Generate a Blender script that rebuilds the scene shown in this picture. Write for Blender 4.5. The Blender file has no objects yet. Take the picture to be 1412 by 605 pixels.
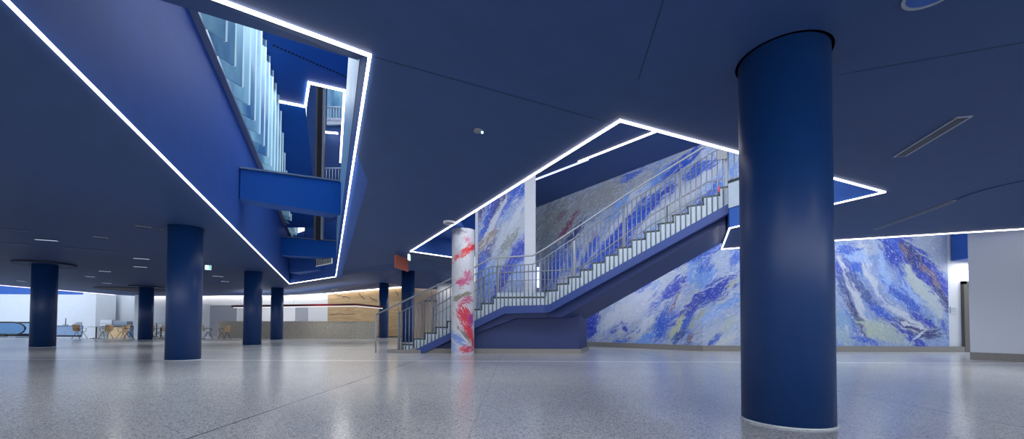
import bpy, bmesh, math, random
from math import sin, cos, pi, radians, atan2, hypot, sqrt
from mathutils import Vector, Matrix
from mathutils.geometry import delaunay_2d_cdt

random.seed(4)
col = bpy.context.scene.collection
H = 3.05            # ceiling height
FL2 = 4.11          # upper floor level

# ------------------------------------------------------------------ materials
def lin(c):
    return tuple((x/255/12.92 if x/255 <= .04045 else ((x/255+.055)/1.055)**2.4) for x in c) + (1.0,)

def mat(name, rgb, rough=.5, metal=0., spec=.5, emit=None, estr=0., noise=0., nscale=20., bump=0., alpha=None):
    m = bpy.data.materials.new(name); m.use_nodes = True
    nt = m.node_tree; b = nt.nodes['Principled BSDF']
    c = lin(rgb)
    b.inputs['Base Color'].default_value = c
    b.inputs['Roughness'].default_value = rough
    b.inputs['Metallic'].default_value = metal
    b.inputs['Specular IOR Level'].default_value = spec
    if emit:
        b.inputs['Emission Color'].default_value = lin(emit); b.inputs['Emission Strength'].default_value = estr
    if noise or bump:
        tc = nt.nodes.new('ShaderNodeTexCoord'); n = nt.nodes.new('ShaderNodeTexNoise')
        n.inputs['Scale'].default_value = nscale; n.inputs['Detail'].default_value = 4
        nt.links.new(tc.outputs['Object'], n.inputs['Vector'])
        if noise:
            r = nt.nodes.new('ShaderNodeValToRGB')
            r.color_ramp.elements[0].position = .3; r.color_ramp.elements[1].position = .7
            r.color_ramp.elements[0].color = tuple(v*(1-noise) for v in c[:3])+(1,)
            r.color_ramp.elements[1].color = tuple(min(1, v*(1+noise)) for v in c[:3])+(1,)
            nt.links.new(n.outputs['Fac'], r.inputs['Fac']); nt.links.new(r.outputs['Color'], b.inputs['Base Color'])
        if bump:
            bp = nt.nodes.new('ShaderNodeBump'); bp.inputs['Strength'].default_value = bump; bp.inputs['Distance'].default_value = .01
            nt.links.new(n.outputs['Fac'], bp.inputs['Height']); nt.links.new(bp.outputs['Normal'], b.inputs['Normal'])
    if alpha is not None:
        b.inputs['Alpha'].default_value = alpha
    return m

def emis(name, rgb, s):
    m = bpy.data.materials.new(name); m.use_nodes = True
    nt = m.node_tree; nt.nodes.clear()
    e = nt.nodes.new('ShaderNodeEmission'); e.inputs['Color'].default_value = lin(rgb); e.inputs['Strength'].default_value = s
    o = nt.nodes.new('ShaderNodeOutputMaterial'); nt.links.new(e.outputs[0], o.inputs[0])
    return m

M = {}
M['ceil'] = mat('ceiling_blue_paint', (44,72,124), .62, noise=.05, nscale=3, spec=.35)
M['fascia'] = mat('fascia_blue_paint', (48,92,172), .6, noise=.05, nscale=3, spec=.3)
M['deep'] = mat('upper_blue_paint', (12,84,170), .6, spec=.3)
M['column'] = mat('column_blue_paint', (12,54,110), .42, spec=.5, noise=.04, nscale=8)
M['stair_blue'] = mat('stair_blue_paint', (40,64,128), .5, spec=.4, noise=.03, nscale=5)
M['stair_dark'] = mat('stair_slab_navy', (28,48,104), .55, noise=.03, nscale=5)
M['dark'] = mat('shadow_gap_black', (8,12,26), .8)
M['disc_edge'] = mat('disc_edge_navy', (14,24,58), .7)
M['white'] = mat('white_plaster', (206,212,222), .7, noise=.02, nscale=4)
M['white_ribbed'] = mat('white_ribbed_panel', (200,208,220), .6)
M['led'] = emis('led_white', (255,248,240), 7.)
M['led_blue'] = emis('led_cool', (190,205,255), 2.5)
M['led_soft'] = emis('led_warm_soft', (255,242,225), 10.)
M['led_pink'] = emis('led_rose', (235,225,250), 2.2)
M['slot3'] = emis('canopy_glow', (240,240,245), 1.3)
M['slot'] = emis('slot_glow', (200,215,245), .75)
M['steel'] = mat('brushed_steel', (150,156,166), .5, metal=.5)
M['bar'] = mat('grey_steel_bar', (126,134,148), .45, metal=.4)
M['grille'] = mat('side_panel_grey', (176,192,206), .5, noise=.05, nscale=9)
M['tread'] = mat('tread_edge_steel', (52,64,66), .45, metal=.3)
M['granite'] = mat('grey_granite', (128,126,124), .45, noise=.45, nscale=120)
M['granite2'] = mat('counter_granite', (184,178,166), .6, noise=.22, nscale=14)
M['wood'] = mat('oak_veneer', (222,190,148), .5, noise=.12, nscale=5)
M['black'] = mat('black_metal', (18,20,24), .45, metal=.4)
M['red'] = mat('dark_red_lacquer', (104,22,40), .4)
M['orange'] = mat('orange_sign', (176,84,58), .5)
M['grey'] = mat('mid_grey', (120,126,134), .5)
M['doorgrey'] = mat('door_grey', (150,156,172), .45)
M['frame'] = mat('door_frame_bronze', (92,90,88), .4, metal=.3)
M['cream'] = mat('cream_wall', (196,172,150), .7, noise=.03, nscale=3)
M['alu'] = mat('aluminium', (150,160,176), .35, metal=.7)
M['bluegrey'] = mat('blue_grey_laminate', (130,152,186), .5, noise=.1, nscale=8)
M['rubber'] = mat('handrail_rubber', (10,14,18), .5)
M['ring'] = mat('base_ring_silver', (206,214,222), .4, metal=.3)
M['exit_green'] = mat('exit_green', (30,150,100), .5, emit=(40,170,120), estr=1.0)
M['exit_white'] = mat('exit_white', (220,240,245), .5, emit=(210,240,250), estr=1.2)
M['louvre'] = mat('louvre_white', (200,205,208), .5, emit=(200,210,215), estr=.35)  # emission put in to brighten the louvre, which is no lamp
M['pink'] = mat('pink_plastic', (190,40,90), .5)

def glass_mat(name, rgb, a):
    m = bpy.data.materials.new(name); m.use_nodes = True
    nt = m.node_tree; nt.nodes.clear()
    g = nt.nodes.new('ShaderNodeBsdfGlossy'); g.inputs['Roughness'].default_value = .05; g.inputs['Color'].default_value = lin(rgb)
    t = nt.nodes.new('ShaderNodeBsdfTransparent'); t.inputs['Color'].default_value = lin(rgb)
    x = nt.nodes.new('ShaderNodeMixShader'); x.inputs[0].default_value = a
    o = nt.nodes.new('ShaderNodeOutputMaterial')
    nt.links.new(t.outputs[0], x.inputs[1]); nt.links.new(g.outputs[0], x.inputs[2]); nt.links.new(x.outputs[0], o.inputs[0])
    return m
M['glass'] = glass_mat('clear_glass', (205,225,240), .14)

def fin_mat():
    m = mat('glass_fin', (150,200,215), .25, spec=.6, emit=(140,195,220), estr=.22)  # emission stands in for daylight through the glass
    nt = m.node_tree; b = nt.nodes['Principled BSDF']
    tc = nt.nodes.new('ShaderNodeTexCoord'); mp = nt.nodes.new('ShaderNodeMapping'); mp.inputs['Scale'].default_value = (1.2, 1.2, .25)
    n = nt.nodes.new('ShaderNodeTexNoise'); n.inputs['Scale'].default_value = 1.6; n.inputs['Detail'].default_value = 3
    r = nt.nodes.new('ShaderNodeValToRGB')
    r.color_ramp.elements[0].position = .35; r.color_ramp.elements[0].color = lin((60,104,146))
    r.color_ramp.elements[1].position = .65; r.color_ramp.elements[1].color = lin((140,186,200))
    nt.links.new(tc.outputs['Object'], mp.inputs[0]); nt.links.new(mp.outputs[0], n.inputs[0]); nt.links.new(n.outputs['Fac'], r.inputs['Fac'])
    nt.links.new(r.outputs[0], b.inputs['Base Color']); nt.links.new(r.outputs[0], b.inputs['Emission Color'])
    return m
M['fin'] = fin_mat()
M['fin_edge'] = mat('fin_edge_bright', (200,225,232), .3, emit=(200,225,235), estr=.35)  # bright fin edge put in as emission, not lit by a lamp
M['fin_dark'] = mat('glass_between_fins', (70,120,170), .3, emit=(60,110,170), estr=.15)  # faint emission for daylight behind the glass

# --- small node helper
class N:
    def __init__(s, m):
        s.nt = m.node_tree
    def new(s, t, **kw):
        n = s.nt.nodes.new(t)
        for k, v in kw.items():
            setattr(n, k, v)
        return n
    def ln(s, a, b):
        s.nt.links.new(a, b)
    def math(s, op, a, b=None, c=None, clamp=False):
        n = s.nt.nodes.new('ShaderNodeMath'); n.operation = op; n.use_clamp = clamp
        for i, v in enumerate((a, b, c)):
            if v is None: continue
            if isinstance(v, (int, float)): n.inputs[i].default_value = v
            else: s.nt.links.new(v, n.inputs[i])
        return n.outputs[0]
    def mix(s, f, a, b):
        n = s.nt.nodes.new('ShaderNodeMix'); n.data_type = 'RGBA'
        for v, sock in ((f, n.inputs[0]), (a, n.inputs[6]), (b, n.inputs[7])):
            if isinstance(v, (int, float)): sock.default_value = v
            elif isinstance(v, tuple): sock.default_value = v
            else: s.nt.links.new(v, sock)
        return n.outputs[2]
    def ramp(s, f, lo, hi):
        n = s.nt.nodes.new('ShaderNodeMapRange'); n.interpolation_type = 'SMOOTHSTEP'
        n.inputs[1].default_value = lo; n.inputs[2].default_value = hi
        s.nt.links.new(f, n.inputs[0]); return n.outputs[0]

# floor: polished terrazzo with fine chips, pale metal strips and dark joints
def floor_mat():
    m = bpy.data.materials.new('polished_terrazzo'); m.use_nodes = True
    h = N(m); b = m.node_tree.nodes['Principled BSDF']
    geo = h.new('ShaderNodeNewGeometry')
    P = geo.outputs['Position']
    v = h.new('ShaderNodeTexVoronoi'); v.inputs['Scale'].default_value = 150; h.ln(P, v.inputs['Vector'])
    sp = h.new('ShaderNodeSeparateColor'); h.ln(v.outputs['Color'], sp.inputs[0])
    v2 = h.new('ShaderNodeTexVoronoi'); v2.inputs['Scale'].default_value = 95; h.ln(P, v2.inputs['Vector'])
    sp2 = h.new('ShaderNodeSeparateColor'); h.ln(v2.outputs['Color'], sp2.inputs[0])
    base = h.mix(h.ramp(sp.outputs[0], .25, .75), lin((184,190,190)), lin((240,245,245)))
    dark = h.ramp(sp2.outputs[1], .80, .9)
    base = h.mix(h.math('MULTIPLY', dark, .75), base, lin((128,131,136)))
    lite = h.ramp(sp2.outputs[0], .8, .9)
    base = h.mix(h.math('MULTIPLY', lite, .5), base, lin((250,249,246)))
    n = h.new('ShaderNodeTexNoise'); n.inputs['Scale'].default_value = .7; n.inputs['Detail'].default_value = 2; h.ln(P, n.inputs['Vector'])
    base = h.mix(h.math('MULTIPLY', h.ramp(n.outputs['Fac'], .3, .7), .16), base, lin((150,154,162)))
    sep = h.new('ShaderNodeSeparateXYZ'); h.ln(P, sep.inputs[0])
    X, Y = sep.outputs[0], sep.outputs[1]
    def strip(c, period, off, w):
        t = h.math('SUBTRACT', c, off); t = h.math('DIVIDE', t, period)
        t = h.math('SUBTRACT', t, h.math('ROUND', t)); t = h.math('MULTIPLY', h.math('ABSOLUTE', t), period)
        return h.math('LESS_THAN', t, w)
    # pale strips across the hall (constant depth)
    a = h.math('MULTIPLY', strip(Y, 6.0, 9.40, .11), h.math('GREATER_THAN', Y, 6.))
    base = h.mix(h.math('MULTIPLY', a, .95), base, lin((255,255,255)))
    c = strip(X, 6.2, -2.2, .008)
    base = h.mix(h.math('MULTIPLY', c, .85), base, lin((70,74,80)))
    d = strip(Y, 6.0, 5.45, .005)
    base = h.mix(h.math('MULTIPLY', d, .35), base, lin((90,94,100)))
    e = strip(X, 6.2, -.3, .005)
    base = h.mix(h.math('MULTIPLY', e, .25), base, lin((90,94,100)))
    h.ln(base, b.inputs['Base Color'])
    b.inputs['Roughness'].default_value = .19
    b.inputs['Specular IOR Level'].default_value = .62
    n3 = h.new('ShaderNodeTexNoise'); n3.inputs['Scale'].default_value = 14; h.ln(P, n3.inputs['Vector'])
    bp = h.new('ShaderNodeBump'); bp.inputs['Strength'].default_value = .035; bp.inputs['Distance'].default_value = .004
    h.ln(n3.outputs['Fac'], bp.inputs['Height']); h.ln(bp.outputs['Normal'], b.inputs['Normal'])
    return m
M['floor'] = floor_mat()

def tread_top_mat():
    m = mat('terrazzo_tread', (176,180,186), .4, noise=.25, nscale=90); return m
M['tread_top'] = tread_top_mat()

# painted murals: brush strokes laid out in metres along (u) and up (v) the wall
MURAL_STROKES = [
 (1.42,5.43,1.55,1.19,0.44,(122,130,128),0.9),
 (3.79,6.23,1.52,0.6,0.17,(140,146,148),0.8),
 (0.98,4.39,0.69,0.97,0.87,(112,126,140),0.7),
 (5.45,6.33,0.94,0.44,0.27,(150,158,170),0.6),
 (2.26,4.86,0.78,0.16,0.79,(32,42,112),1.1),
 (2.01,5.36,0.71,0.11,0.81,(110,56,86),1.1),
 (1.51,5.82,0.56,0.12,0.53,(116,96,116),0.6),
 (3.12,4.1,0.8,0.19,0.96,(150,120,130),0.6),
 (3.96,4.2,0.53,0.11,0.93,(116,96,116),0.5),
 (1.34,3.57,0.8,0.4,1.16,(28,84,196),1.1),
 (2.26,3.8,0.66,0.28,0.9,(28,84,196),0.8),
 (0.62,3.06,0.63,0.32,1.1,(58,84,150),0.9),
 (1.64,2.75,0.46,0.34,1.34,(188,198,216),0.8),
 (2.66,3.31,0.58,0.27,0.92,(188,198,216),0.7),
 (3.64,3.51,1.24,0.32,0.77,(10,54,176),1.0),
 (4.31,4.24,1.35,0.41,0.73,(28,84,196),1.2),
 (5.13,4.77,1.22,0.39,0.69,(10,54,176),1.1),
 (5.84,5.31,0.99,0.29,0.6,(28,84,196),1.1),
 (4.88,5.81,0.61,0.24,0.58,(96,146,222),0.8),
 (5.6,6.09,0.64,0.16,0.48,(188,198,216),1.0),
 (6.9,6.58,0.86,0.18,0.41,(10,54,176),1.1),
 (7.3,6.72,0.51,0.18,0.35,(28,84,196),0.9),
 (6.2,6.36,0.65,0.16,0.5,(96,146,222),0.8),
 (5.14,6.76,0.57,0.13,0.25,(28,84,196),0.6),
 (6.04,4.61,0.88,0.22,0.65,(140,172,228),1.0),
 (6.75,5.07,0.88,0.27,0.59,(172,186,192),1.0),
 (7.42,5.65,0.82,0.23,0.54,(188,198,216),1.0),
 (5.44,3.79,0.72,0.16,0.69,(188,198,216),0.9),
 (6.89,4.57,0.64,0.14,0.67,(28,84,196),0.8),
 (7.66,4.88,0.59,0.17,0.75,(28,84,196),0.9),
 (8.29,5.54,0.6,0.18,0.87,(28,84,196),0.9),
 (8.8,6.1,0.56,0.2,1.05,(96,146,222),0.8),
 (8.92,5.22,0.46,0.2,0.86,(10,54,176),0.7),
 (8.3,6.48,0.65,0.2,0.7,(188,198,216),0.9),
 (8.88,6.81,0.31,0.18,1.05,(140,172,228),0.8),
 (3.12,3.94,0.93,0.19,0.91,(28,84,196),0.9),
 (4.74,3.68,0.87,0.16,0.71,(10,54,176),1.0),
 (5.99,4.95,0.67,0.13,0.66,(188,198,216),1.0),
 (4.74,5.19,1.12,0.1,0.71,(188,198,216),1.0),
 (6.48,5.67,0.84,0.11,0.57,(10,54,176),1.0),
 (7.8,6.32,0.66,0.17,0.47,(28,84,196),1.0),
 (8.04,4.59,0.5,0.13,0.79,(10,54,176),0.9),
 (7.15,3.94,0.48,0.11,0.7,(28,84,196),0.8),
 (8.66,4.71,0.45,0.1,0.87,(28,84,196),0.8),
 (5.75,4.16,0.65,0.12,0.68,(96,146,222),0.9),
 (5.88,1.11,0.73,0.17,0.92,(188,198,216),1.0),
 (4.2,1.13,0.57,0.26,0.79,(188,198,216),0.9),
 (6.73,1.36,0.79,0.07,0.99,(188,198,216),1.0),
 (8.09,2.28,0.55,0.07,0.69,(188,198,216),1.0),
 (6.02,0.51,0.58,0.14,0.5,(96,146,222),0.9),
 (8.25,0.34,0.45,0.12,0.88,(28,84,196),0.8),
 (8.95,3.08,0.3,0.15,1.04,(28,84,196),0.7),
 (5.43,1.68,0.41,0.12,0.71,(28,84,196),0.7),
 (3.12,0.78,0.68,0.29,1.07,(10,54,176),1.4),
 (2.89,0.28,0.26,0.15,1.08,(10,54,176),1.1),
 (2.66,-0.04,0.3,0.13,0.47,(58,84,150),0.8),
 (4.47,0.75,0.32,0.09,0.64,(10,54,176),1.0),
 (4.86,0.84,0.27,0.08,-0.99,(10,54,176),1.0),
 (4.73,0.26,0.46,0.09,0.18,(28,84,196),0.6),
 (5.59,2.28,0.63,0.1,0.62,(28,84,196),0.9),
 (6.03,1.98,0.44,0.09,0.7,(10,54,176),0.5),
 (6.84,2.2,0.61,0.19,0.68,(10,54,176),1.15),
 (6.17,1.65,0.49,0.17,0.78,(28,84,196),0.8),
 (7.85,3.33,0.81,0.16,0.39,(28,84,196),0.9),
 (7.85,2.58,0.43,0.41,1.03,(96,146,222),1.1),
 (8.02,2.88,0.35,0.2,1.21,(28,84,196),0.5),
 (8.39,2.08,0.6,0.22,0.67,(10,54,176),1.25),
 (7.59,1.59,1.05,0.15,0.75,(10,54,176),1.1),
 (6.45,0.94,0.65,0.25,1.03,(28,84,196),1.1),
 (7.23,0.79,0.62,0.21,0.87,(28,84,196),1.1),
 (7.02,0.53,0.31,0.16,0.87,(58,84,150),1.0),
 (7.43,0.38,0.21,0.08,1.05,(116,96,116),0.7),
 (6.94,0.79,0.63,0.08,1.07,(176,186,150),1.0),
 (6.87,1.62,0.52,0.05,1.02,(116,96,116),0.7),
 (7.69,1.09,0.5,0.1,0.87,(160,172,160),0.9),
 (8.26,1.29,0.65,0.15,0.52,(140,172,228),0.9),
 (8.63,0.84,0.6,0.15,0.69,(172,186,192),0.8),
 (8.83,1.71,0.5,0.12,0.53,(96,146,222),0.6),
 (8.89,2.29,0.3,0.12,0.88,(178,186,160),0.7),
 (5.12,1.55,1.21,0.47,0.54,(182,190,208),0.7),
 (5.43,0.14,1.23,0.14,0.07,(96,146,222),0.5),
 (8.62,0.34,0.6,0.15,0.7,(190,198,205),0.7),
 (10.14,3.09,1.24,0.65,-0.7,(28,84,196),0.7),
 (11.37,1.6,1.23,0.65,-0.97,(96,146,222),0.7),
 (12.63,2.8,0.49,0.35,-1.06,(10,54,176),0.9),
 (13.08,2.98,0.4,0.18,-1.24,(28,84,196),0.9),
 (12.82,2.1,0.74,0.25,-1.06,(58,84,150),0.8),
 (13.54,3.55,0.86,0.25,0.18,(158,172,200),0.9),
 (13.39,3.3,0.75,0.12,-1.23,(188,198,216),0.8),
 (14.59,3.48,0.65,0.35,-1.24,(28,84,196),1.0),
 (14.64,3.61,0.45,0.25,-1.24,(32,42,112),0.7),
 (15.18,3.21,1.23,0.43,-0.92,(10,54,176),1.9),
 (14.64,3.81,0.75,0.3,-0.7,(28,84,196),1.3),
 (14.91,2.31,0.44,0.25,-0.89,(28,84,196),1.2),
 (14.33,3.31,0.54,0.18,-1.06,(10,54,176),1.0),
 (15.71,2.56,1.19,0.28,-0.92,(10,54,176),1.9),
 (15.03,3.31,0.55,0.23,-1.06,(32,42,112),0.8),
 (15.84,1.49,0.83,0.12,-1.16,(10,54,176),1.2),
 (16.0,1.99,0.64,0.15,-1.06,(32,42,112),0.9),
 (14.74,3.43,0.3,0.07,-1.15,(116,96,116),1.0),
 (15.79,2.49,0.59,0.05,-0.96,(116,96,116),1.1),
 (15.42,2.81,0.25,0.08,-1.06,(116,96,116),0.5),
 (15.84,3.61,0.84,0.3,-0.71,(150,164,192),2.0),
 (16.13,3.24,0.64,0.2,-1.06,(150,164,192),1.6),
 (14.02,2.41,0.64,0.3,-1.06,(140,158,206),1.0),
 (13.81,1.86,0.59,0.3,-0.89,(120,140,196),0.8),
 (12.83,2.55,1.14,0.09,-1.13,(188,198,216),1.2),
 (13.18,1.48,1.09,0.1,-1.2,(188,198,216),0.7),
 (13.62,2.48,0.89,0.08,-1.1,(188,198,216),0.8),
 (13.36,2.05,0.84,0.15,-0.85,(58,84,150),1.2),
 (13.1,1.23,0.84,0.13,-1.13,(32,42,112),0.8),
 (12.9,1.11,0.74,0.1,-1.06,(28,84,196),0.6),
 (14.05,1.26,0.54,0.15,-0.74,(28,84,196),1.1),
 (14.46,2.06,0.74,0.15,-0.81,(96,146,222),1.1),
 (14.8,1.76,0.84,0.11,-0.71,(10,54,176),1.0),
 (15.15,1.51,0.84,0.13,-0.66,(28,84,196),1.2),
 (15.01,2.01,0.64,0.1,-0.89,(140,172,228),0.9),
 (15.07,2.56,0.44,0.11,-0.93,(172,186,192),1.6),
 (15.41,2.06,0.59,0.14,-0.78,(172,186,192),1.6),
 (15.79,1.52,0.44,0.18,-1.06,(168,182,196),1.3),
 (15.58,1.12,0.49,0.2,-1.06,(120,150,200),0.9),
 (15.87,0.62,0.49,0.2,-1.24,(130,160,200),0.9),
 (15.13,0.82,0.69,0.25,-0.24,(32,42,112),1.5),
 (15.29,1.12,0.39,0.13,-0.53,(10,54,176),1.2),
 (14.59,0.86,0.5,0.05,-0.35,(188,198,216),0.9),
 (14.96,0.92,0.5,0.04,-0.26,(188,198,216),1.0),
 (14.08,2.81,0.75,0.13,-1.33,(140,172,228),0.8),
 (13.01,3.35,0.64,0.2,-0.35,(140,172,228),0.8),
 (12.77,3.48,0.5,0.15,0.18,(28,84,196),0.8),
 (14.83,0.57,0.64,0.12,-0.56,(10,54,176),1.2),
 (14.94,1.11,0.59,0.1,-0.52,(188,198,216),0.9),
 (15.23,0.57,0.35,0.04,0.78,(188,198,216),1.2),
 (14.5,1.41,0.54,0.13,-0.61,(188,198,216),0.8),
 (13.84,0.74,0.64,0.27,-0.34,(170,184,172),1.1),
 (14.33,0.57,0.54,0.2,-0.53,(160,176,176),0.9),
 (12.6,1.1,0.39,0.3,-1.06,(120,160,200),0.8),
 (12.6,0.56,0.49,0.22,-0.53,(150,176,196),0.8),
 (13.46,0.36,0.5,0.12,-0.35,(28,84,196),0.6),
]
PANEL_STROKES = [
 (0.58,5.03,1.19,0.14,1.22,(10,54,176),1.2),
 (0.34,4.38,0.71,0.11,1.27,(28,84,196),1.1),
 (0.98,5.36,1.1,0.16,1.09,(32,42,112),0.9),
 (1.33,5.68,0.82,0.14,1.05,(28,84,196),1.0),
 (0.45,3.64,0.81,0.22,1.02,(60,70,130),1.1),
 (0.45,4.05,0.49,0.16,0.88,(140,130,118),1.3),
 (1.61,3.57,0.7,0.25,0.91,(10,54,176),1.3),
 (1.26,2.92,0.7,0.22,0.92,(10,54,176),1.3),
 (1.0,2.43,0.6,0.16,1.05,(10,54,176),1.1),
 (0.54,2.64,0.81,0.21,1.23,(96,146,222),0.9),
 (0.24,3.02,0.65,0.13,1.31,(28,84,196),0.8),
 (1.45,4.46,0.92,0.27,0.81,(172,184,198),1.4),
 (1.21,3.86,0.65,0.14,0.96,(122,130,128),0.9),
 (0.94,3.24,0.54,0.16,0.88,(150,165,170),0.8),
 (1.63,5.14,0.65,0.11,1.05,(188,198,216),0.8),
 (0.77,4.87,0.98,0.08,1.12,(188,198,216),1.0),
 (1.53,2.65,0.6,0.19,1.22,(140,172,228),0.8),
 (1.71,5.9,0.33,0.16,0.88,(28,84,196),0.9),
 (0.2,5.13,0.6,0.08,1.32,(32,42,112),0.8),
]
COLUMN_STROKES = [
 (0.03,2.9,0.42,0.09,0.53,(208,44,52),2.0),
 (0.32,3.11,0.27,0.1,0.36,(208,44,52),1.5),
 (0.0,2.07,0.31,0.17,0.17,(188,60,118),0.85),
 (0.15,2.24,0.19,0.18,0.82,(188,60,118),0.8),
 (0.12,1.54,0.27,0.12,0.17,(186,56,112),0.9),
 (-0.07,1.41,0.12,0.09,1.04,(196,60,100),0.7),
 (-0.01,1.68,0.37,0.06,0.32,(128,124,104),1.4),
 (-0.21,1.58,0.19,0.09,0.59,(128,130,120),0.8),
 (0.06,1.08,0.33,0.19,-1.05,(206,44,74),1.9),
 (0.18,0.69,0.38,0.14,-1.07,(206,46,74),1.9),
 (0.33,0.39,0.27,0.1,-1.11,(206,46,60),1.6),
 (0.28,1.0,0.25,0.13,1.46,(160,44,140),1.1),
 (-0.19,0.47,0.47,0.13,-0.56,(112,146,214),1.2),
 (-0.38,0.22,0.39,0.16,-0.49,(150,176,224),0.9),
 (0.07,0.55,0.46,0.04,-0.85,(120,110,110),1.1),
 (0.16,0.14,0.28,0.12,0.15,(196,50,84),1.1),
 (-0.01,0.18,0.16,0.08,0.7,(206,70,90),0.7),
 (-0.15,3.52,0.33,0.1,0.0,(120,120,130),0.8),
 (0.13,3.27,0.15,0.16,1.03,(200,110,140),0.6),
 (-0.19,2.96,0.21,0.29,1.18,(170,172,182),0.6),
]


def paint_mat(name, strokes, base_a, base_b, grain=1.0, splat=True, dirn=.85, white=(214,220,232), blue=(52,76,176), brk=3.6, ks=1.3):
    m = bpy.data.materials.new(name); m.use_nodes = True
    h = N(m); b = m.node_tree.nodes['Principled BSDF']
    uv = h.new('ShaderNodeUVMap'); uv.uv_map = 'UVMap'
    U0 = uv.outputs[0]
    nd = h.new('ShaderNodeTexNoise'); nd.inputs['Scale'].default_value = 2.2*grain; nd.inputs['Detail'].default_value = 6; nd.inputs['Roughness'].default_value = .65
    h.ln(U0, nd.inputs['Vector'])
    off = h.new('ShaderNodeVectorMath', operation='MULTIPLY_ADD')
    h.ln(nd.outputs['Color'], off.inputs[0]); off.inputs[1].default_value = (.42/grain,)*3; off.inputs[2].default_value = (-.21/grain,)*3
    ad = h.new('ShaderNodeVectorMath', operation='ADD'); h.ln(U0, ad.inputs[0]); h.ln(off.outputs[0], ad.inputs[1])
    UVd = ad.outputs[0]
    cache = {}
    def streak(ang, fine=1.0, seed=0.):
        q = round(ang/(pi/6))
        key = (q % 6, fine, seed)
        if key in cache: return cache[key]
        rot = h.new('ShaderNodeMapping'); rot.vector_type = 'POINT'
        rot.inputs['Rotation'].default_value = (0, 0, -q*pi/6)
        h.ln(UVd, rot.inputs[0])
        sc = h.new('ShaderNodeVectorMath', operation='MULTIPLY'); h.ln(rot.outputs[0], sc.inputs[0]); sc.inputs[1].default_value = (1.5*fine*grain, 11.*fine*grain, 1)
        n = h.new('ShaderNodeTexNoise'); n.inputs['Scale'].default_value = 1.; n.inputs['Detail'].default_value = 6; n.inputs['Roughness'].default_value = .72
        sh = h.new('ShaderNodeVectorMath', operation='ADD'); h.ln(sc.outputs[0], sh.inputs[0]); sh.inputs[1].default_value = (seed*3.1, seed*7.7, seed)
        h.ln(sh.outputs[0], n.inputs['Vector'])
        cache[key] = n.outputs['Fac']
        return n.outputs['Fac']
    def patch(k_):
        mp = h.new('ShaderNodeMapping'); mp.inputs['Location'].default_value = (k_*5.3+1, k_*2.9, k_*7.)
        h.ln(UVd, mp.inputs[0])
        n = h.new('ShaderNodeTexNoise'); n.inputs['Scale'].default_value = 1.0*grain; n.inputs['Detail'].default_value = 5; n.inputs['Roughness'].default_value = .62
        h.ln(mp.outputs[0], n.inputs['Vector']); return n.outputs['Fac']
    under = (((100,140,208),0,.50,.75), ((178,184,176),.5,.53,.6), ((60,96,190),0,.555,.8), ((196,204,220),-.5,.54,.7))
    # undercoat
    big = h.new('ShaderNodeTexNoise'); big.inputs['Scale'].default_value = .8*grain; big.inputs['Detail'].default_value = 4; h.ln(UVd, big.inputs['Vector'])
    c = h.mix(h.ramp(h.math('ADD', h.math('MULTIPLY', streak(dirn), .6), h.math('MULTIPLY', big.outputs['Fac'], .4)), .38, .62), lin(base_a), lin(base_b))
    if splat:
        c = h.mix(h.math('MULTIPLY', h.ramp(streak(dirn, 1.7, 1.), .55, .64), .65), c, lin((104,134,205)))
    if splat:
        for k_, (rgb_, da, lo, amt) in enumerate(under):
            c = h.mix(h.math('MULTIPLY', h.ramp(h.math('ADD', h.math('MULTIPLY', streak(dirn+da), .55), h.math('MULTIPLY', patch(k_), .45)), lo, lo+.07), amt), c, lin(rgb_))
    for (u, v, L, Wd, a, rgb, dn) in strokes:
        mp = h.new('ShaderNodeMapping'); mp.vector_type = 'TEXTURE'
        mp.inputs['Location'].default_value = (u, v, 0); mp.inputs['Rotation'].default_value = (0, 0, a)
        mp.inputs['Scale'].default_value = (L*ks, Wd*ks*1.08, 1)
        h.ln(UVd, mp.inputs[0])
        ln_ = h.new('ShaderNodeVectorMath', operation='LENGTH'); h.ln(mp.outputs[0], ln_.inputs[0])
        s = streak(a)
        t = h.math('MULTIPLY_ADD', s, brk, -brk/2)
        t = h.math('SUBTRACT', t, ln_.outputs['Value'])
        t = h.math('ADD', t, .84 + .35*(dn-1))
        f = h.ramp(t, -.22, .34)
        f = h.math('MULTIPLY', f, min(1., .72+.22*dn))
        c = h.mix(f, c, lin(rgb))
    if splat:
        # dry-brush scratches and spatter over everything
        c = h.mix(h.math('MULTIPLY', h.ramp(streak(dirn, 3.2, 2.), .56, .60), .62), c, lin(white))
        c = h.mix(h.math('MULTIPLY', h.ramp(streak(dirn+.6, 2.6, 5.), .61, .66), .5), c, lin(white))
        c = h.mix(h.math('MULTIPLY', h.ramp(streak(dirn+.3, 3.6, 7.), .58, .64), .7), c, lin(blue))
        sp = h.new('ShaderNodeTexNoise'); sp.inputs['Scale'].default_value = 16*grain; sp.inputs['Detail'].default_value = 5; sp.inputs['Roughness'].default_value = .8
        h.ln(U0, sp.inputs['Vector'])
        c = h.mix(h.math('MULTIPLY', h.ramp(sp.outputs['Fac'], .60, .66), .55), c, lin(white))
        sp2 = h.new('ShaderNodeTexNoise'); sp2.inputs['Scale'].default_value = 11*grain; sp2.inputs['Detail'].default_value = 6; sp2.inputs['Roughness'].default_value = .85
        h.ln(UVd, sp2.inputs['Vector'])
        c = h.mix(h.math('MULTIPLY', h.ramp(sp2.outputs['Fac'], .60, .67), .5), c, lin((36,54,120)))
    h.ln(c, b.inputs['Base Color'])
    b.inputs['Roughness'].default_value = .55
    return m

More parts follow.
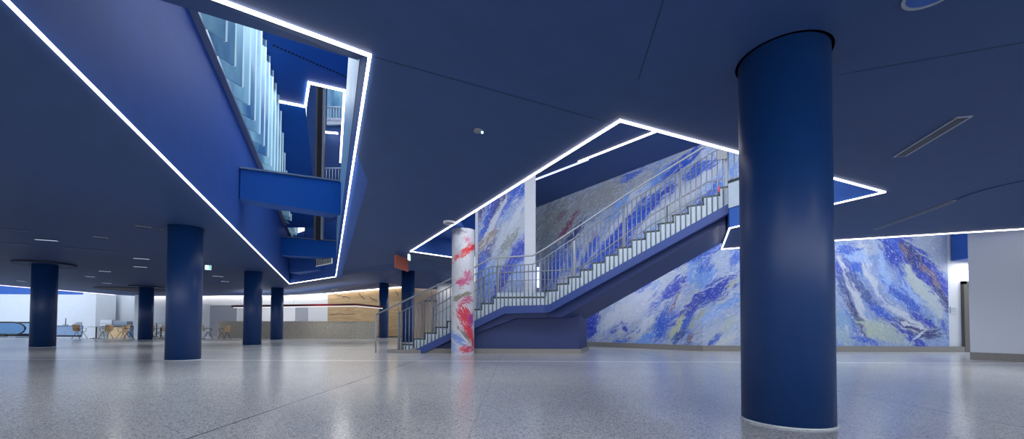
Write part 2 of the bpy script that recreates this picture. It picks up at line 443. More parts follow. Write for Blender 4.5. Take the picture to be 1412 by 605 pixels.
LAB = 7.866
CUT = LAB*4/6
M['mural_d'] = paint_mat('mural_paint_deep', [s for s in MURAL_STROKES if s[0] < CUT+.9 and not (s[0] > CUT+.2 and s[2] < .5)], (172,184,206), (140,158,196), 1., dirn=.75)
M['mural_a'] = paint_mat('mural_paint_angled', [s for s in MURAL_STROKES if CUT-1.1 < s[0] < LAB+1.2], (172,184,206), (140,158,196), 1., dirn=.75)
M['mural_c'] = paint_mat('mural_paint_middle', [s for s in MURAL_STROKES if LAB-1.2 < s[0] < LAB+5.2], (172,186,212), (150,170,206), 1., dirn=.75)
M['mural_b'] = paint_mat('mural_paint_straight', [s for s in MURAL_STROKES if s[0] > LAB+2.9], (108,138,196), (150,168,206), 1., dirn=-.95)
M['panel'] = paint_mat('mural_paint_narrow', PANEL_STROKES, (150,168,204), (120,146,200), 1.1, dirn=1.05)

def speckle_mat():
    m = paint_mat('column_paint', COLUMN_STROKES, (206,208,214), (188,192,202), 2.4, splat=False, dirn=-.8, brk=5.4, ks=.86)
    h = N(m); b = m.node_tree.nodes['Principled BSDF']
    src = b.inputs['Base Color'].links[0].from_socket
    uv = h.new('ShaderNodeUVMap'); uv.uv_map = 'UVMap'
    sp = h.new('ShaderNodeTexNoise'); sp.inputs['Scale'].default_value = 34; sp.inputs['Detail'].default_value = 5; sp.inputs['Roughness'].default_value = .8
    h.ln(uv.outputs[0], sp.inputs['Vector'])
    c = h.mix(h.math('MULTIPLY', h.ramp(sp.outputs['Fac'], .60, .66), .6), src, lin((232,230,234)))
    sp2 = h.new('ShaderNodeTexNoise'); sp2.inputs['Scale'].default_value = 26; sp2.inputs['Detail'].default_value = 6; sp2.inputs['Roughness'].default_value = .8
    mp = h.new('ShaderNodeMapping'); mp.inputs['Location'].default_value = (7, 3, 1); h.ln(uv.outputs[0], mp.inputs[0]); h.ln(mp.outputs[0], sp2.inputs['Vector'])
    c = h.mix(h.math('MULTIPLY', h.ramp(sp2.outputs['Fac'], .62, .68), .55), c, lin((104,102,124)))
    h.ln(c, b.inputs['Base Color'])
    return m
M['speckle'] = speckle_mat()

def woodwall_mat():
    m = bpy.data.materials.new('oak_panel_wall'); m.use_nodes = True
    h = N(m); b = m.node_tree.nodes['Principled BSDF']
    tc = h.new('ShaderNodeTexCoord'); mp = h.new('ShaderNodeMapping'); mp.inputs['Scale'].default_value = (.5, .5, 3.5)
    h.ln(tc.outputs['Object'], mp.inputs[0])
    n = h.new('ShaderNodeTexNoise'); n.inputs['Scale'].default_value = 1.3; n.inputs['Detail'].default_value = 6; n.inputs['Distortion'].default_value = 1.2
    h.ln(mp.outputs[0], n.inputs['Vector'])
    c = h.mix(h.ramp(n.outputs['Fac'], .3, .7), lin((164,138,104)), lin((186,162,126)))
    h.ln(c, b.inputs['Base Color']); b.inputs['Roughness'].default_value = .5
    return m
M['woodwall'] = woodwall_mat()

# ------------------------------------------------------------------ mesh builder
class MB:
    def __init__(s):
        s.v = []; s.f = []; s.mi = []; s.uv = {}; s.smooth = []
    def face(s, pts, mi=0, smooth=False, uv=None):
        i = len(s.v); s.v += [Vector(p) for p in pts]; s.f.append(list(range(i, i+len(pts)))); s.mi.append(mi); s.smooth.append(smooth)
        if uv: s.uv[len(s.f)-1] = uv
        return s
    def poly(s, verts, faces, mi=0, smooth=False):
        i = len(s.v); s.v += [Vector(p) for p in verts]
        for f in faces:
            s.f.append([i+k for k in f]); s.mi.append(mi); s.smooth.append(smooth)
        return s
    def box(s, x0, x1, y0, y1, z0, z1, mi=0):
        v = [(x0,y0,z0),(x1,y0,z0),(x1,y1,z0),(x0,y1,z0),(x0,y0,z1),(x1,y0,z1),(x1,y1,z1),(x0,y1,z1)]
        return s.poly(v, [(0,3,2,1),(4,5,6,7),(0,1,5,4),(1,2,6,5),(2,3,7,6),(3,0,4,7)], mi)
    def hexa(s, bot, top, mi=0):
        n = len(bot)
        return s.poly(list(bot)+list(top), [tuple(range(n-1,-1,-1)), tuple(range(n, 2*n))]+[(i,(i+1)%n,n+(i+1)%n,n+i) for i in range(n)], mi)
    def prism(s, foot, z0, z1, mi=0):
        a = sum(foot[i][0]*foot[(i+1)%len(foot)][1]-foot[(i+1)%len(foot)][0]*foot[i][1] for i in range(len(foot)))
        if a < 0: foot = foot[::-1]
        return s.hexa([(x,y,z0) for x,y in foot], [(x,y,z1) for x,y in foot], mi)
    def cyl(s, c, r, z0, z1, n=48, mi=0, r2=None, a0=0.):
        r2 = r if r2 is None else r2
        b = [(c[0]+r*cos(a0+2*pi*i/n), c[1]+r*sin(a0+2*pi*i/n), z0) for i in range(n)]
        t = [(c[0]+r2*cos(a0+2*pi*i/n), c[1]+r2*sin(a0+2*pi*i/n), z1) for i in range(n)]
        i0 = len(s.v); s.v += [Vector(p) for p in b+t]
        s.f += [[i0+k for k in range(n-1,-1,-1)], [i0+n+k for k in range(n)]]; s.mi += [mi, mi]; s.smooth += [False, False]
        for k in range(n):
            s.f.append([i0+k, i0+(k+1)%n, i0+n+(k+1)%n, i0+n+k]); s.mi.append(mi); s.smooth.append(True)
        return s
    def ring(s, c, ri, ro, z0, z1, n=48, mi=0):
        V = []
        for r_, z_ in ((ri,z0),(ro,z0),(ro,z1),(ri,z1)):
            V += [(c[0]+r_*cos(2*pi*i/n), c[1]+r_*sin(2*pi*i/n), z_) for i in range(n)]
        F = []
        for a_ in range(4):
            b_ = (a_+1) % 4
            for i in range(n):
                j = (i+1) % n
                F.append((a_*n+i, b_*n+i, b_*n+j, a_*n+j))
        return s.poly(V, F, mi)
    def tube(s, pts, r, n=8, mi=0, closed=False):
        pts = [Vector(p) for p in pts]; rings = []
        m = len(pts)
        for i, p in enumerate(pts):
            if closed: d = (pts[(i+1) % m]-pts[i-1]).normalized()
            elif i == 0: d = (pts[1]-p).normalized()
            elif i == m-1: d = (p-pts[-2]).normalized()
            else: d = ((pts[i+1]-p).normalized()+(p-pts[i-1]).normalized()).normalized()
            up = Vector((0,0,1)) if abs(d.z) < .9 else Vector((1,0,0))
            x = d.cross(up).normalized(); y = x.cross(d).normalized()
            rings.append([p+x*r*cos(2*pi*k/n)+y*r*sin(2*pi*k/n) for k in range(n)])
        i0 = len(s.v)
        for q in rings: s.v += q
        for i in range(m if closed else m-1):
            j = (i+1) % m
            for k in range(n):
                s.f.append([i0+i*n+k, i0+i*n+(k+1)%n, i0+j*n+(k+1)%n, i0+j*n+k]); s.mi.append(mi); s.smooth.append(True)
        if not closed:
            s.f.append([i0+k for k in range(n)][::-1]); s.f.append([i0+(m-1)*n+k for k in range(n)]); s.mi += [mi, mi]; s.smooth += [False, False]
        return s
    def beam(s, p, q, w, hgt, mi=0, side=None):
        """box of width w and height hgt along p-q; p, q at the centre of its bottom face"""
        p = Vector(p); q = Vector(q); d = (q-p); n = Vector((-d.y, d.x, 0)).normalized()*w/2; u = Vector((0,0,hgt))
        return s.hexa([p-n, q-n, q+n, p+n], [p-n+u, q-n+u, q+n+u, p+n+u], mi)
    def build(s, name, mats, parent=None, bevel=0.):
        if not isinstance(mats, (list, tuple)): mats = [mats]
        org = Vector(parent['_o']) if parent is not None and '_o' in parent.keys() else Vector((0,0,0))
        me = bpy.data.meshes.new(name)
        me.from_pydata([tuple(v-org) for v in s.v], [], s.f)
        for m in mats: me.materials.append(m)
        for p, mi, sm in zip(me.polygons, s.mi, s.smooth):
            p.material_index = mi; p.use_smooth = sm
        if s.uv:
            l = me.uv_layers.new(name='UVMap')
            for fi, uvs in s.uv.items():
                for li, u in zip(me.polygons[fi].loop_indices, uvs): l.data[li].uv = u
        me.update()
        o = bpy.data.objects.new(name, me); col.objects.link(o)
        if parent is not None:
            o.parent = parent
            o['_o'] = tuple(org)
        if bevel:
            b = o.modifiers.new('bevel', 'BEVEL'); b.width = bevel; b.segments = 2; b.limit_method = 'ANGLE'
        return o

def tag(o, label=None, cat=None, group=None, kind=None):
    if label: o['label'] = label
    if cat: o['category'] = cat
    if group: o['group'] = group
    if kind: o['kind'] = kind
    return o

def thing(name, label, cat, loc=(0,0,0), rz=0, group=None, world=True):
    o = bpy.data.objects.new(name, None); col.objects.link(o); o.empty_display_size = .2
    o.location = loc; o.rotation_euler = (0, 0, rz)
    if world: o['_o'] = tuple(loc)     # children given in world metres
    return tag(o, label, cat, group)

def struct(name, mb, m, **kw):
    return tag(mb.build(name, m, **kw), kind='structure')

def copy_tree(o, parent=None):
    c = o.copy(); col.objects.link(c); c.parent = parent
    for ch in [x for x in bpy.data.objects if x.parent == o]:
        copy_tree(ch, c)
    return c

# ------------------------------------------------------------------ plan of the hall
L0, L1, L2, R1, R0 = (-3.557,2.825), (-11.756,21.573), (-7.947,18.409), (-1.202,3.384), (-2.038,2.818)
V0, V1, V2, V3, V4, V5, V6, VB = (-3.047,12.212), (1.178,4.444), (6.184,6.753), (4.926,9.239), (5.997,11.688), (8.27,10.481), (11.551,9.197), (-1.976,13.188)
def ext(a, b, t):
    return (b[0]+(b[0]-a[0])*t, b[1]+(b[1]-a[1])*t)
# left and near edges of the long opening continue out of view and meet near the camera
d0 = Vector(R0)-Vector(R1); L0x = ext(L1, L0, .055)
RN = (L0x[0], L0x[1])
def isect(a, b, c, d):
    a, b, c, d = map(Vector, (a, b, c, d)); r_ = b-a; s_ = d-c
    t = (c-a).cross(s_)/r_.cross(s_) if hasattr(Vector((0,0)), 'cross') else 0
    return tuple(a+r_*t)
NC = isect(L1, L0, R1, R0)         # corner of the opening behind the top of the picture

# ------------------------------------------------------------------ floor
struct('floor', MB().face([(-46,-8,0),(22,-8,0),(22,36,0),(-46,36,0)]), M['floor'])

# ------------------------------------------------------------------ ceiling
def tri_surface(outer, holes, zf, extra=()):
    pts = [Vector(p[:2]) for p in outer]; z = [p[2] if len(p) > 2 else zf for p in outer]
    edges = [(i, (i+1) % len(outer)) for i in range(len(outer))]
    for hl in holes:
        k = len(pts); pts += [Vector(p[:2]) for p in hl]; z += [p[2] if len(p) > 2 else zf for p in hl]
        edges += [(k+i, k+(i+1) % len(hl)) for i in range(len(hl))]
    for p in extra:
        pts.append(Vector(p[:2])); z.append(p[2])
    V, E, F, ov, oe, of = delaunay_2d_cdt(pts, edges, [], 0, 1e-5)
    def inside(q, poly):
        c = False; n = len(poly)
        for i in range(n):
            x0, y0 = poly[i][:2]; x1, y1 = poly[(i+1) % n][:2]
            if (y0 > q[1]) != (y1 > q[1]) and q[0] < (x1-x0)*(q[1]-y0)/(y1-y0)+x0: c = not c
        return c
    mb = MB(); verts = []
    for i, v in enumerate(V):
        verts.append((v.x, v.y, z[ov[i][0]] if ov[i] else zf))
    faces = []
    for f in F:
        q = sum((V[i] for i in f), Vector((0,0)))/len(f)
        if inside(q, outer) and not any(inside(q, hl) for hl in holes):
            faces.append(tuple(f))
    mb.poly(verts, faces)
    return mb
outer = [(-28.7,-8), (-28.7,29.6), (-28.2,30.72), (-17,30.72,3.12), (-14,30.72,3.32), (-8.5,31.0,3.85), (-6.9,29.6,3.6), (-4.6,29.6,3.5), (-2.4,24,3.4),
         (-1.6,16.2,3.05), VB, V0, V1, V2, V3, V4, V5, V6, (13.4,8.47), (22,5), (22,-8)]
atrium = [L1, L2, R1, NC]
ceil_mb = tri_surface(outer, [atrium], H, extra=[(-5.3,21,4.02), (-9.2,28.6,3.95), (-13.9,25,3.1), (-12,20,3.05), (-7.2,17.2,3.12), (-3.1,14.6,3.25)])
struct('ceiling', ceil_mb, M['ceil'])

# ceiling joints: hair-fine grooves, as thin dark strips pressed to the ceiling
def joint(n, a, b, w=.006):
    mb = MB(); p = Vector((a[0], a[1], H-.003)); q = Vector((b[0], b[1], H-.003))
    d = (q-p).normalized(); nn = Vector((-d.y, d.x, 0))*w/2
    mb.face([p-nn, p+nn, q+nn, q-nn])
    struct('trim_%d' % n, mb, M['disc_edge'])
joint(1, (-5.971,4.717), (-4.985,5.877))
joint(2, (-1.196,3.403), (1.167,4.557))
joint(3, (1.154,3.721), (1.048,2.802))
joint(4, (2.898,3.644), (4.066,3.206))
joint(5, (8.41,9.981), (7.447,5.912))


# ------------------------------------------------------------------ vertical blue edges of the openings
def wallface(mb, a, b, z0, z1, z0b=None, z1b=None, mi=0):
    z0b = z0 if z0b is None else z0b; z1b = z1 if z1b is None else z1b
    mb.face([(a[0],a[1],z0), (b[0],b[1],z0b), (b[0],b[1],z1b), (a[0],a[1],z1)], mi)
    return mb
def slabwall(a, b, z0, z1, t, z0b=None, z1b=None, flip=1):
    """a wall with thickness t behind the line a-b"""
    z0b = z0 if z0b is None else z0b; z1b = z1 if z1b is None else z1b
    d = Vector((b[0]-a[0], b[1]-a[1])).normalized(); n = Vector((-d.y, d.x))*t*flip
    A, B = Vector(a), Vector(b)
    return MB().hexa([(A.x,A.y,z0),(B.x,B.y,z0b),(B.x+n.x,B.y+n.y,z0b),(A.x+n.x,A.y+n.y,z0)], [(A.x,A.y,z1),(B.x,B.y,z1b),(B.x+n.x,B.y+n.y,z1b),(A.x+n.x,A.y+n.y,z1)])
SILL0, SILL1 = 5.80, 5.42
struct('wall_atrium_left', slabwall(NC, L1, H+.01, SILL0, .3, H+.01, SILL1, 1), M['fascia'])
struct('wall_atrium_far', slabwall(L1, L2, H+.01, 5.6, .3, flip=1), M['fascia'])
struct('wall_atrium_right', slabwall(R1, L2, H+.01, 3.72, .25, H+.01, 3.62, -1), M['fascia'])
# the near edge leans in over the opening
nb = MB(); topA, topB = (-3.95,3.95,4.11), (-1.93,5.07,4.11)
nb.face([(NC[0],NC[1],H), (R1[0],R1[1],H), topB, topA]); nb.face([topA, topB, (R1[0]+.1,R1[1]-.1,4.4), (NC[0],NC[1]-.3,4.4)])
struct('wall_atrium_near', nb, M['ceil'])
# pale glazed band above the right edge
def lerp(a, b, t): return (a[0]+(b[0]-a[0])*t, a[1]+(b[1]-a[1])*t)
M['band'] = mat('pale_glazed_band', (84,132,178), .4, emit=(130,180,225), estr=.12, noise=.25, nscale=1.6)  # faint emission put in so the band looks lit
gb = slabwall(R1, L2, 3.84, 6.3, .06, 3.72, 5.2, -1)
struct('window_2', gb, M['band'])
struct('trim_20', slabwall(R1, L2, 3.72, 3.84, .05, 3.62, 3.72, -1), M['dark'])

# glazed facade above the left wall, with upright glass fins
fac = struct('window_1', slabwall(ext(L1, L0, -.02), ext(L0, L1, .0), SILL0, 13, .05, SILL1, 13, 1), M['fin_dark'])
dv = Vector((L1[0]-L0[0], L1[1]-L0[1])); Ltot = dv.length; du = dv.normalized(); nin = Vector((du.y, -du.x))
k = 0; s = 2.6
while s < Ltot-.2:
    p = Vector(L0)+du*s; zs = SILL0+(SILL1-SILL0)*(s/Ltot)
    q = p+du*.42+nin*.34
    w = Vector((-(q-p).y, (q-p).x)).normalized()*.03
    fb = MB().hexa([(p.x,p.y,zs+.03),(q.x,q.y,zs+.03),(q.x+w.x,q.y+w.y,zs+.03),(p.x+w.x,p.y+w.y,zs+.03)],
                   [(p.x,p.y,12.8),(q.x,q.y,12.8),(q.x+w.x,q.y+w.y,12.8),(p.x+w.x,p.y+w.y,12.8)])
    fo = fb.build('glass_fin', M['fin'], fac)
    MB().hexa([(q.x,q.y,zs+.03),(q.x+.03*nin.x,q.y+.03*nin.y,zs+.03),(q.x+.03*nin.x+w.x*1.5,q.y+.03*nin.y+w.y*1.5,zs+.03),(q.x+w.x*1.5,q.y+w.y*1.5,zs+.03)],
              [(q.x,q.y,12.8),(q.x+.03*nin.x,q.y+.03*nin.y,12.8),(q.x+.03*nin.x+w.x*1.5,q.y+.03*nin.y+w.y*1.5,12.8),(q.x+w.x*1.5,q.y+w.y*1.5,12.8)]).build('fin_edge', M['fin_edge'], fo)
    s += .72; k += 1
# sill capping
struct('trim_21', slabwall(ext(L1, L0, 0), L1, SILL0-.02, SILL0+.05, .12, SILL1-.02, SILL1+.05, -1), M['alu'])

# bridges (deep blue beams) across the opening
def bridge(name, label, A, B, zb, zt, depth):
    A, B = Vector(A), Vector(B); d = (B-A).normalized(); n = Vector((-d.y, d.x))*depth
    t = thing(name, label, 'bridge', (A.x, A.y, zb[0]))
    bt = [(A.x,A.y,zb[0]),(B.x,B.y,zb[1]),(B.x+n.x,B.y+n.y,zb[1]),(A.x+n.x,A.y+n.y,zb[0])]
    tp = [(A.x,A.y,zt[0]),(B.x,B.y,zt[1]),(B.x+n.x,B.y+n.y,zt[1]),(A.x+n.x,A.y+n.y,zt[0])]
    MB().hexa(bt, tp).build('beam', M['deep'], t)
    bt = [(A.x-.02*n.x,A.y-.06,zt[0]),(B.x,B.y-.06,zt[1]),(B.x+n.x,B.y+n.y,zt[1]),(A.x+n.x,A.y+n.y,zt[0])]
    MB().hexa(bt, [(x,y,z+.045) for x,y,z in bt]).build('capping', M['alu'], t)
    return t
bridge('bridge', 'deep blue bridge crossing the ceiling opening, the nearer and larger one', (-6.60,9.85), (-4.98,11.8), (3.87,4.02), (4.59,4.97), .55)
bridge('bridge', 'smaller deep blue bridge behind the larger one in the ceiling opening', (-10.2,18.0), (-7.6,17.9), (3.93,3.80), (4.73,4.52), .6)
# stepped underside and louvre at the far end of the opening
t = thing('ceiling_bulkhead', 'small dusky blue box bulkhead at the far tip of the long ceiling opening', 'bulkhead', (-10.5,20.1,3.55))
MB().prism([(-10.9,20.0),(-9.0,19.0),(-8.7,19.6),(-10.7,20.8)], 3.42, 4.3).build('box', M['fascia'], t)
t = thing('air_louvre', 'white slatted air louvre at the far tip of the long ceiling opening', 'vent', (-8.4,18.5,3.7))
MB().prism([(-9.15,19.0),(-7.95,18.0),(-7.93,18.03),(-9.13,19.03)], 3.58, 3.92).build('frame', M['louvre'], t)
sl = MB()
for i in range(12):
    a = lerp((-9.14,18.97), (-7.97,17.97), (i+.5)/12)
    sl.box(a[0]-.015, a[0]+.015, a[1]-.03, a[1], 3.6, 3.9)
sl.build('louvre_slats', M['disc_edge'], t)

# upper storeys seen through the opening
P1, P2, P3, P4, P5 = (-8.5,13.847), (-7.359,14.343), (-6.527,12.923), (-5.567,13.356), (-8.795,20.8)
UC = 8.6
struct('ceiling_upper', tri_surface([(-4.5,2.0), (-3.2,1.2), (-.4,1.2), (-5.2,20.4), P5, P4, P3, P2, P1, (-8.9,13.7)], [], UC), M['deep'])
struct('wall_upper_slope', MB().face([(P1[0]-.3,P1[1]-.15,UC), (P2[0],P2[1],UC), (-9.08,19.0,5.4), (-11.2,19.0,5.4)]), M['deep'])
struct('wall_upper_back', MB().face([(-10.4,20.4,4.3), (-4,20.4,4.3), (-4,20.4,14.5), (-10.4,20.4,14.5)]), M['ceil'])
struct('ceiling_top', MB().face([(-14,2,14.4), (4,2,14.4), (4,23,14.4), (-14,23,14.4)]), M['deep'])
struct('wall_upper_right', MB().face([(-.6,2.5,5.0), (-5.2,20.3,5.0), (-5.2,20.3,8.6), (-.6,2.5,8.6)]), M['deep'])
t = thing('tall_post', 'tall slim grey twin post rising through the upper ceiling opening', 'post', (-7.6,16.0,4.5))
MB().box(-7.80,-7.72,16.0,16.1,4.2,11.).build('flange', M['frame'], t)
MB().box(-7.70,-7.55,16.0,16.15,4.2,11.).build('shaft', M['dark'], t)
MB().box(-7.53,-7.45,16.0,16.1,4.2,11.).build('flange', M['grey'], t)
t = thing('air_slot', 'dashed dark air slot across the bright upper ceiling in the long opening', 'vent', (-6.7,11.2,UC))
db = MB()
for i in range(22):
    a = lerp((-6.687,11.209), (-5.18,12.686), i/22); b = lerp((-6.687,11.209), (-5.18,12.686), (i+.6)/22)
    db.beam((a[0],a[1],UC-.01), (b[0],b[1],UC-.01), .06, .012)
db.build('grille', M['dark'], t)
def rail_panel(x0, x1, y, z0, z1, label, n):
    t = thing('balcony_railing', label, 'railing', (x0, y, z0))
    MB().tube([(x0,y,z1),(x1,y,z1)], .035, 6).build('top_rail', M['white'], t)
    MB().tube([(x0,y,z0+.1),(x1,y,z0+.1)], .02, 6).build('bottom_rail', M['white'], t)
    for i in range(n):
        x = x0+(x1-x0)*(i+.5)/n
        MB().tube([(x,y,z0),(x,y,z1)], .016, 5).build('baluster', M['white'], t)
    MB().box(x0, x1, y+.02, y+.1, z0-.1, z0+.22).build('kerb', M['white'], t)
rail_panel(-9.2,-8.15,19.9,7.72,8.55,'white barred railing of the lower gallery deep in the ceiling opening',7)
rail_panel(-9.3,-8.6,20.2,11.0,11.75,'white barred railing of the topmost gallery deep in the ceiling opening',5)
struct('window_3', MB().box(-9.32,-8.55,20.28,20.36,10.9,12.9), M['fin'])

# ------------------------------------------------------------------ led lines
def led_run(name, label, pts, m, w=.05, hgt=.05, z=None, group=None):
    """light line made of straight segments; one part per straight run"""
    P = [Vector((p[0], p[1], p[2] if len(p) > 2 else z)) for p in pts]
    t = thing(name, label, 'light', tuple(P[0]), group=group)
    for a, b in zip(P[:-1], P[1:]):
        d = (b-a).normalized()*w*.5
        MB().beam(a-d, b+d, w, hgt).build('light_tube', m, t)
    return t
led_run('light_line', 'bright white light line outlining the long wedge-shaped ceiling opening', [lerp(L0,NC,.9), L0, L1, L2, R1, R0, lerp(R0,NC,.6)], M['led'], z=H-.02, w=.024, hgt=.02)
led_run('light_line', 'bright white light line around the ceiling opening over the staircase', [VB, V0, V1, V2, V3, V4, V5], M['led'], z=H-.02, w=.024, hgt=.02)
led_run('light_line', 'thin white light line along the ceiling edge before the mural, running off right', [V5, V6, (13.3,8.5)], M['led'], z=H-.02, w=.03, hgt=.02)
led_run('light_line', 'long slanting white light line high above the stairs, nearer of two end to end', [(4.449,12.681,6.90), (2.385,14.486,6.70)], M['led'], w=.08, hgt=.04)
led_run('light_line', 'dimmer bluish light line high above the stairs, ending at the white pier', [(2.646,14.40,6.72), (0.885,15.88,6.54)], M['led_blue'], w=.08, hgt=.04)
led_run('light_line', 'stepped white light line around the smaller opening in the upper ceiling', [P1, P2, P3, P4, (-8.15,19.2)], M['led'], z=UC-.05, w=.07, hgt=.06)
led_run('light_line', 'hooked white light line beside the topmost window in the ceiling opening', [(-8.72,20.1,12.95), (-8.72,20.1,10.35), (-9.35,20.1,10.4)], M['led'], w=.07, hgt=.07)
led_run('light_line', 'short bright light line on the sill of the glass fin facade', [tuple(Vector(L0)+du*5.2+nin*.06)+(5.81,), tuple(Vector(L0)+du*6.7+nin*.06)+(5.78,)], M['led'], w=.03, hgt=.03)

# void over the staircase: slab edges up to the upper floor and the ceiling above
zv = MB()
for a, b in ((V0,V1),(V1,V2),(V4,V5),(V5,V6),(V6,(13.4,8.47))):
    wallface(zv, a, b, H+.012, FL2)
wallface(zv, VB, V0, H+.012, FL2)
wallface(zv, V2, V3, H+.012, 3.50)
wallface(zv, V3, V4, H+.012, FL2-.16)
struct('wall_void_edge', zv, M['fascia'])
sp_ = slabwall(V3, V2, 3.50, 4.06, .03, flip=-1)
tag(sp_.build('slab_edge_cladding', M['grille']), kind='structure')
tag(slabwall(V3, V2, 4.06, 4.115, .05, flip=-1).build('trim_22', M['tread']), kind='structure')
struct('wall_void_back_left', MB().face([(-1.385,15.4,3.45), (-5.2,20.3,4.25), (-5.2,20.3,6.6), (-1.385,15.4,6.5)]), M['fascia'])
struct('wall_void_back_right', MB().face([(.865,15.9,0), (1.14,19.75,0), (1.14,19.75,6.6), (.865,15.9,6.6)]), M['white'])
def upz(x): return 6.6+.1*(x-1.14)
uc = [(-.3,1.2),(16,1.0),(18,8),(18,14.3),(6.7,14.25),(1.14,20.1),(-5.0,20.1)]
struct('ceiling_void', tri_surface([(x,y,upz(x)) for x,y in uc], [], 7), M['ceil'])
# blue slab end beside the painted column
struct('ceiling_landing', MB().prism([(-2.95,12.28),(-2.45,11.2),(-1.45,11.2),(-1.40,15.0),(-1.75,15.0),(-1.95,13.2)], 3.60, 3.75), M['fascia'])
# upper floor beyond the void (seen only from below)
struct('floor_upper', tri_surface([V0, V1, V2, V3, V4, V5, V6, (13.4,8.47), (22,5), (22,0), (-1,0)], [], FL2), M['granite'])

# ------------------------------------------------------------------ walls
MA, MBp = (1.14,19.75), (6.54,14.03)
struct('wall_mural_angled', slabwall(MA, MBp, 0, upz(MA[0])+.1, .2, 0, upz(MBp[0])+.1, 1), M['white'])
struct('wall_mural', MB().box(6.5,15.9,14.06,14.3,0,8.3), M['white'])
mu = thing('mural', 'huge blue and white abstract mural filling the tall back wall behind the staircase', 'mural', (6.54,13.99,.16))
n_ = Vector((-(MBp[1]-MA[1]), MBp[0]-MA[0])).normalized()*-.03
a = Vector(MA)+n_; b = Vector(MBp)+n_
mb = MB(); NS = 6
for i in range(4):
    t0, t1 = i/NS, (i+1)/NS
    p, q = a.lerp(b, t0), a.lerp(b, t1)
    mb.face([(p.x,p.y,.18),(q.x,q.y,.18),(q.x,q.y,upz(q.x)-.005),(p.x,p.y,upz(p.x)-.005)], uv=[(t0*LAB,.18),(t1*LAB,.18),(t1*LAB,upz(q.x)),(t0*LAB,upz(p.x))])
mb.build('angled_panel', M['mural_d'], mu)
mb = MB()
for i in range(4, NS):
    t0, t1 = i/NS, (i+1)/NS
    p, q = a.lerp(b, t0), a.lerp(b, t1)
    mb.face([(p.x,p.y,.18),(q.x,q.y,.18),(q.x,q.y,upz(q.x)-.005),(p.x,p.y,upz(p.x)-.005)], uv=[(t0*LAB,.18),(t1*LAB,.18),(t1*LAB,upz(q.x)),(t0*LAB,upz(p.x))])
mb.build('angled_panel', M['mural_a'], mu)
for x0, x1, y0_, mm in ((b.x, 10.6, b.y, 'mural_c'), (10.6, 14.93, 14.0, 'mural_b')):
    MB().face([(x0,y0_,.18),(x1,14.0,.18),(x1,14.0,upz(x1)-.005),(x0,y0_,upz(x0)-.005)], uv=[(LAB+max(0,x0-6.54),.18),(LAB+x1-6.54,.18),(LAB+x1-6.54,upz(x1)),(LAB+max(0,x0-6.54),upz(x0))]).build('straight_panel', M[mm], mu)

# white wall block with the narrow mural and the white pier
struct('wall_pier_block', MB().prism([(-1.385,15.2),(.865,15.2),(.865,15.9),(-1.385,15.9)], 0, 6.53), M['white'])
pm = MB().face([(-1.275,15.17,.18),(.452,15.17,.18),(.452,15.17,6.5),(-1.275,15.17,6.5)], uv=[(.105,.18),(1.832,.18),(1.832,6.5),(.105,6.5)]).build('mural', M['panel'])
tag(pm, 'narrow tall blue and white mural panel left of the white pier', 'mural')
wl = MB().box(.90,1.0,15.0,15.05,2.25,3.0).build('pier_glow_strip', M['led_blue'])  # glowing panel added to stand in for the lit side of the pier
tag(wl, 'small upright glowing strip added for the lit side of the white pier', 'light')

# baseboards (granite)
bb = MB()
o1 = Vector(MA)+n_*1.6; o2 = Vector(MBp)+n_*1.6
bb.hexa([(MA[0],MA[1],0),(o1.x,o1.y,0),(o2.x,o2.y,0),(MBp[0],MBp[1],0)], [(MA[0],MA[1],.19),(o1.x,o1.y,.19),(o2.x,o2.y,.19),(MBp[0],MBp[1],.19)])
bb.box(6.5,15.42,13.96,14.07,0,.19)
struct('baseboard_back', bb, M['granite'])
# right white wall, near
NW0, NW1 = (11.76,10.53), (12.0,9.9)
dn = Vector((12.18-11.79, 9.76-10.53)).normalized(); NWe = Vector(NW0)+dn*13
struct('wall_right', slabwall(NW0, tuple(NWe), 0, 7.6, .3, flip=1), M['white_ribbed'])
nn_ = Vector((dn.y, -dn.x))*.03
struct('baseboard_right', MB().prism([tuple(Vector(NW0)+nn_), tuple(NWe+nn_), tuple(NWe), NW0], 0, .19), M['granite'])
# end of the back wall: lobby with a hanging blue bulkhead and a door
struct('wall_lobby', MB().box(15.42,17.5,14.1,14.3,0,8.3), M['white'])
bk = MB().box(15.05,16.4,13.3,14.0,3.12,4.2).build('ceiling_bulkhead', M['fascia'])
tag(bk, 'square blue bulkhead hanging over the doorway at the right end of the mural', 'bulkhead')
dr = MB(); dr.box(15.42,15.52,13.95,14.12,0,2.42); dr.box(15.42,16.5,13.95,14.12,2.32,2.42)
dof = struct('door_1', dr, M['frame'])
MB().box(15.52,16.5,14.02,14.08,0,2.32).build('door_leaf', M['white'], dof)
MB().box(15.54,15.66,14.0,14.03,0,2.3).build('door_stile', M['frame'], dof)
pq = thing('wall_plaque', 'small pale information plaque on the wall beside the door', 'sign', (15.15,14.05,1.4))
MB().box(15.04,15.3,14.03,14.058,1.34,1.55).build('plate', M['white'], pq)
tx = MB()
for i in range(5): tx.box(15.06,15.26-(i%2)*.05,14.026,14.03,1.51-i*.032,1.517-i*.032)
tx.build('text_lines', M['grey'], pq)

# far back walls
WY = 31.2
struct('wall_back', MB().box(-46,-14.05,WY,WY+.2,0,3.16), M['white'])
struct('wall_back_upper', MB().face([(-46,WY-.02,3.17),(-26,WY-.02,3.17),(-26,WY-.02,5.6),(-46,WY-.02,5.6)]), M['fascia'])
struct('wall_wood', MB().hexa([(-14.05,WY,0),(-6.9,WY,0),(-6.9,WY+.2,0),(-14.05,WY+.2,0)], [(-14.05,WY,3.34),(-6.9,WY,3.98),(-6.9,WY+.2,3.98),(-14.05,WY+.2,3.34)]), M['woodwall'])
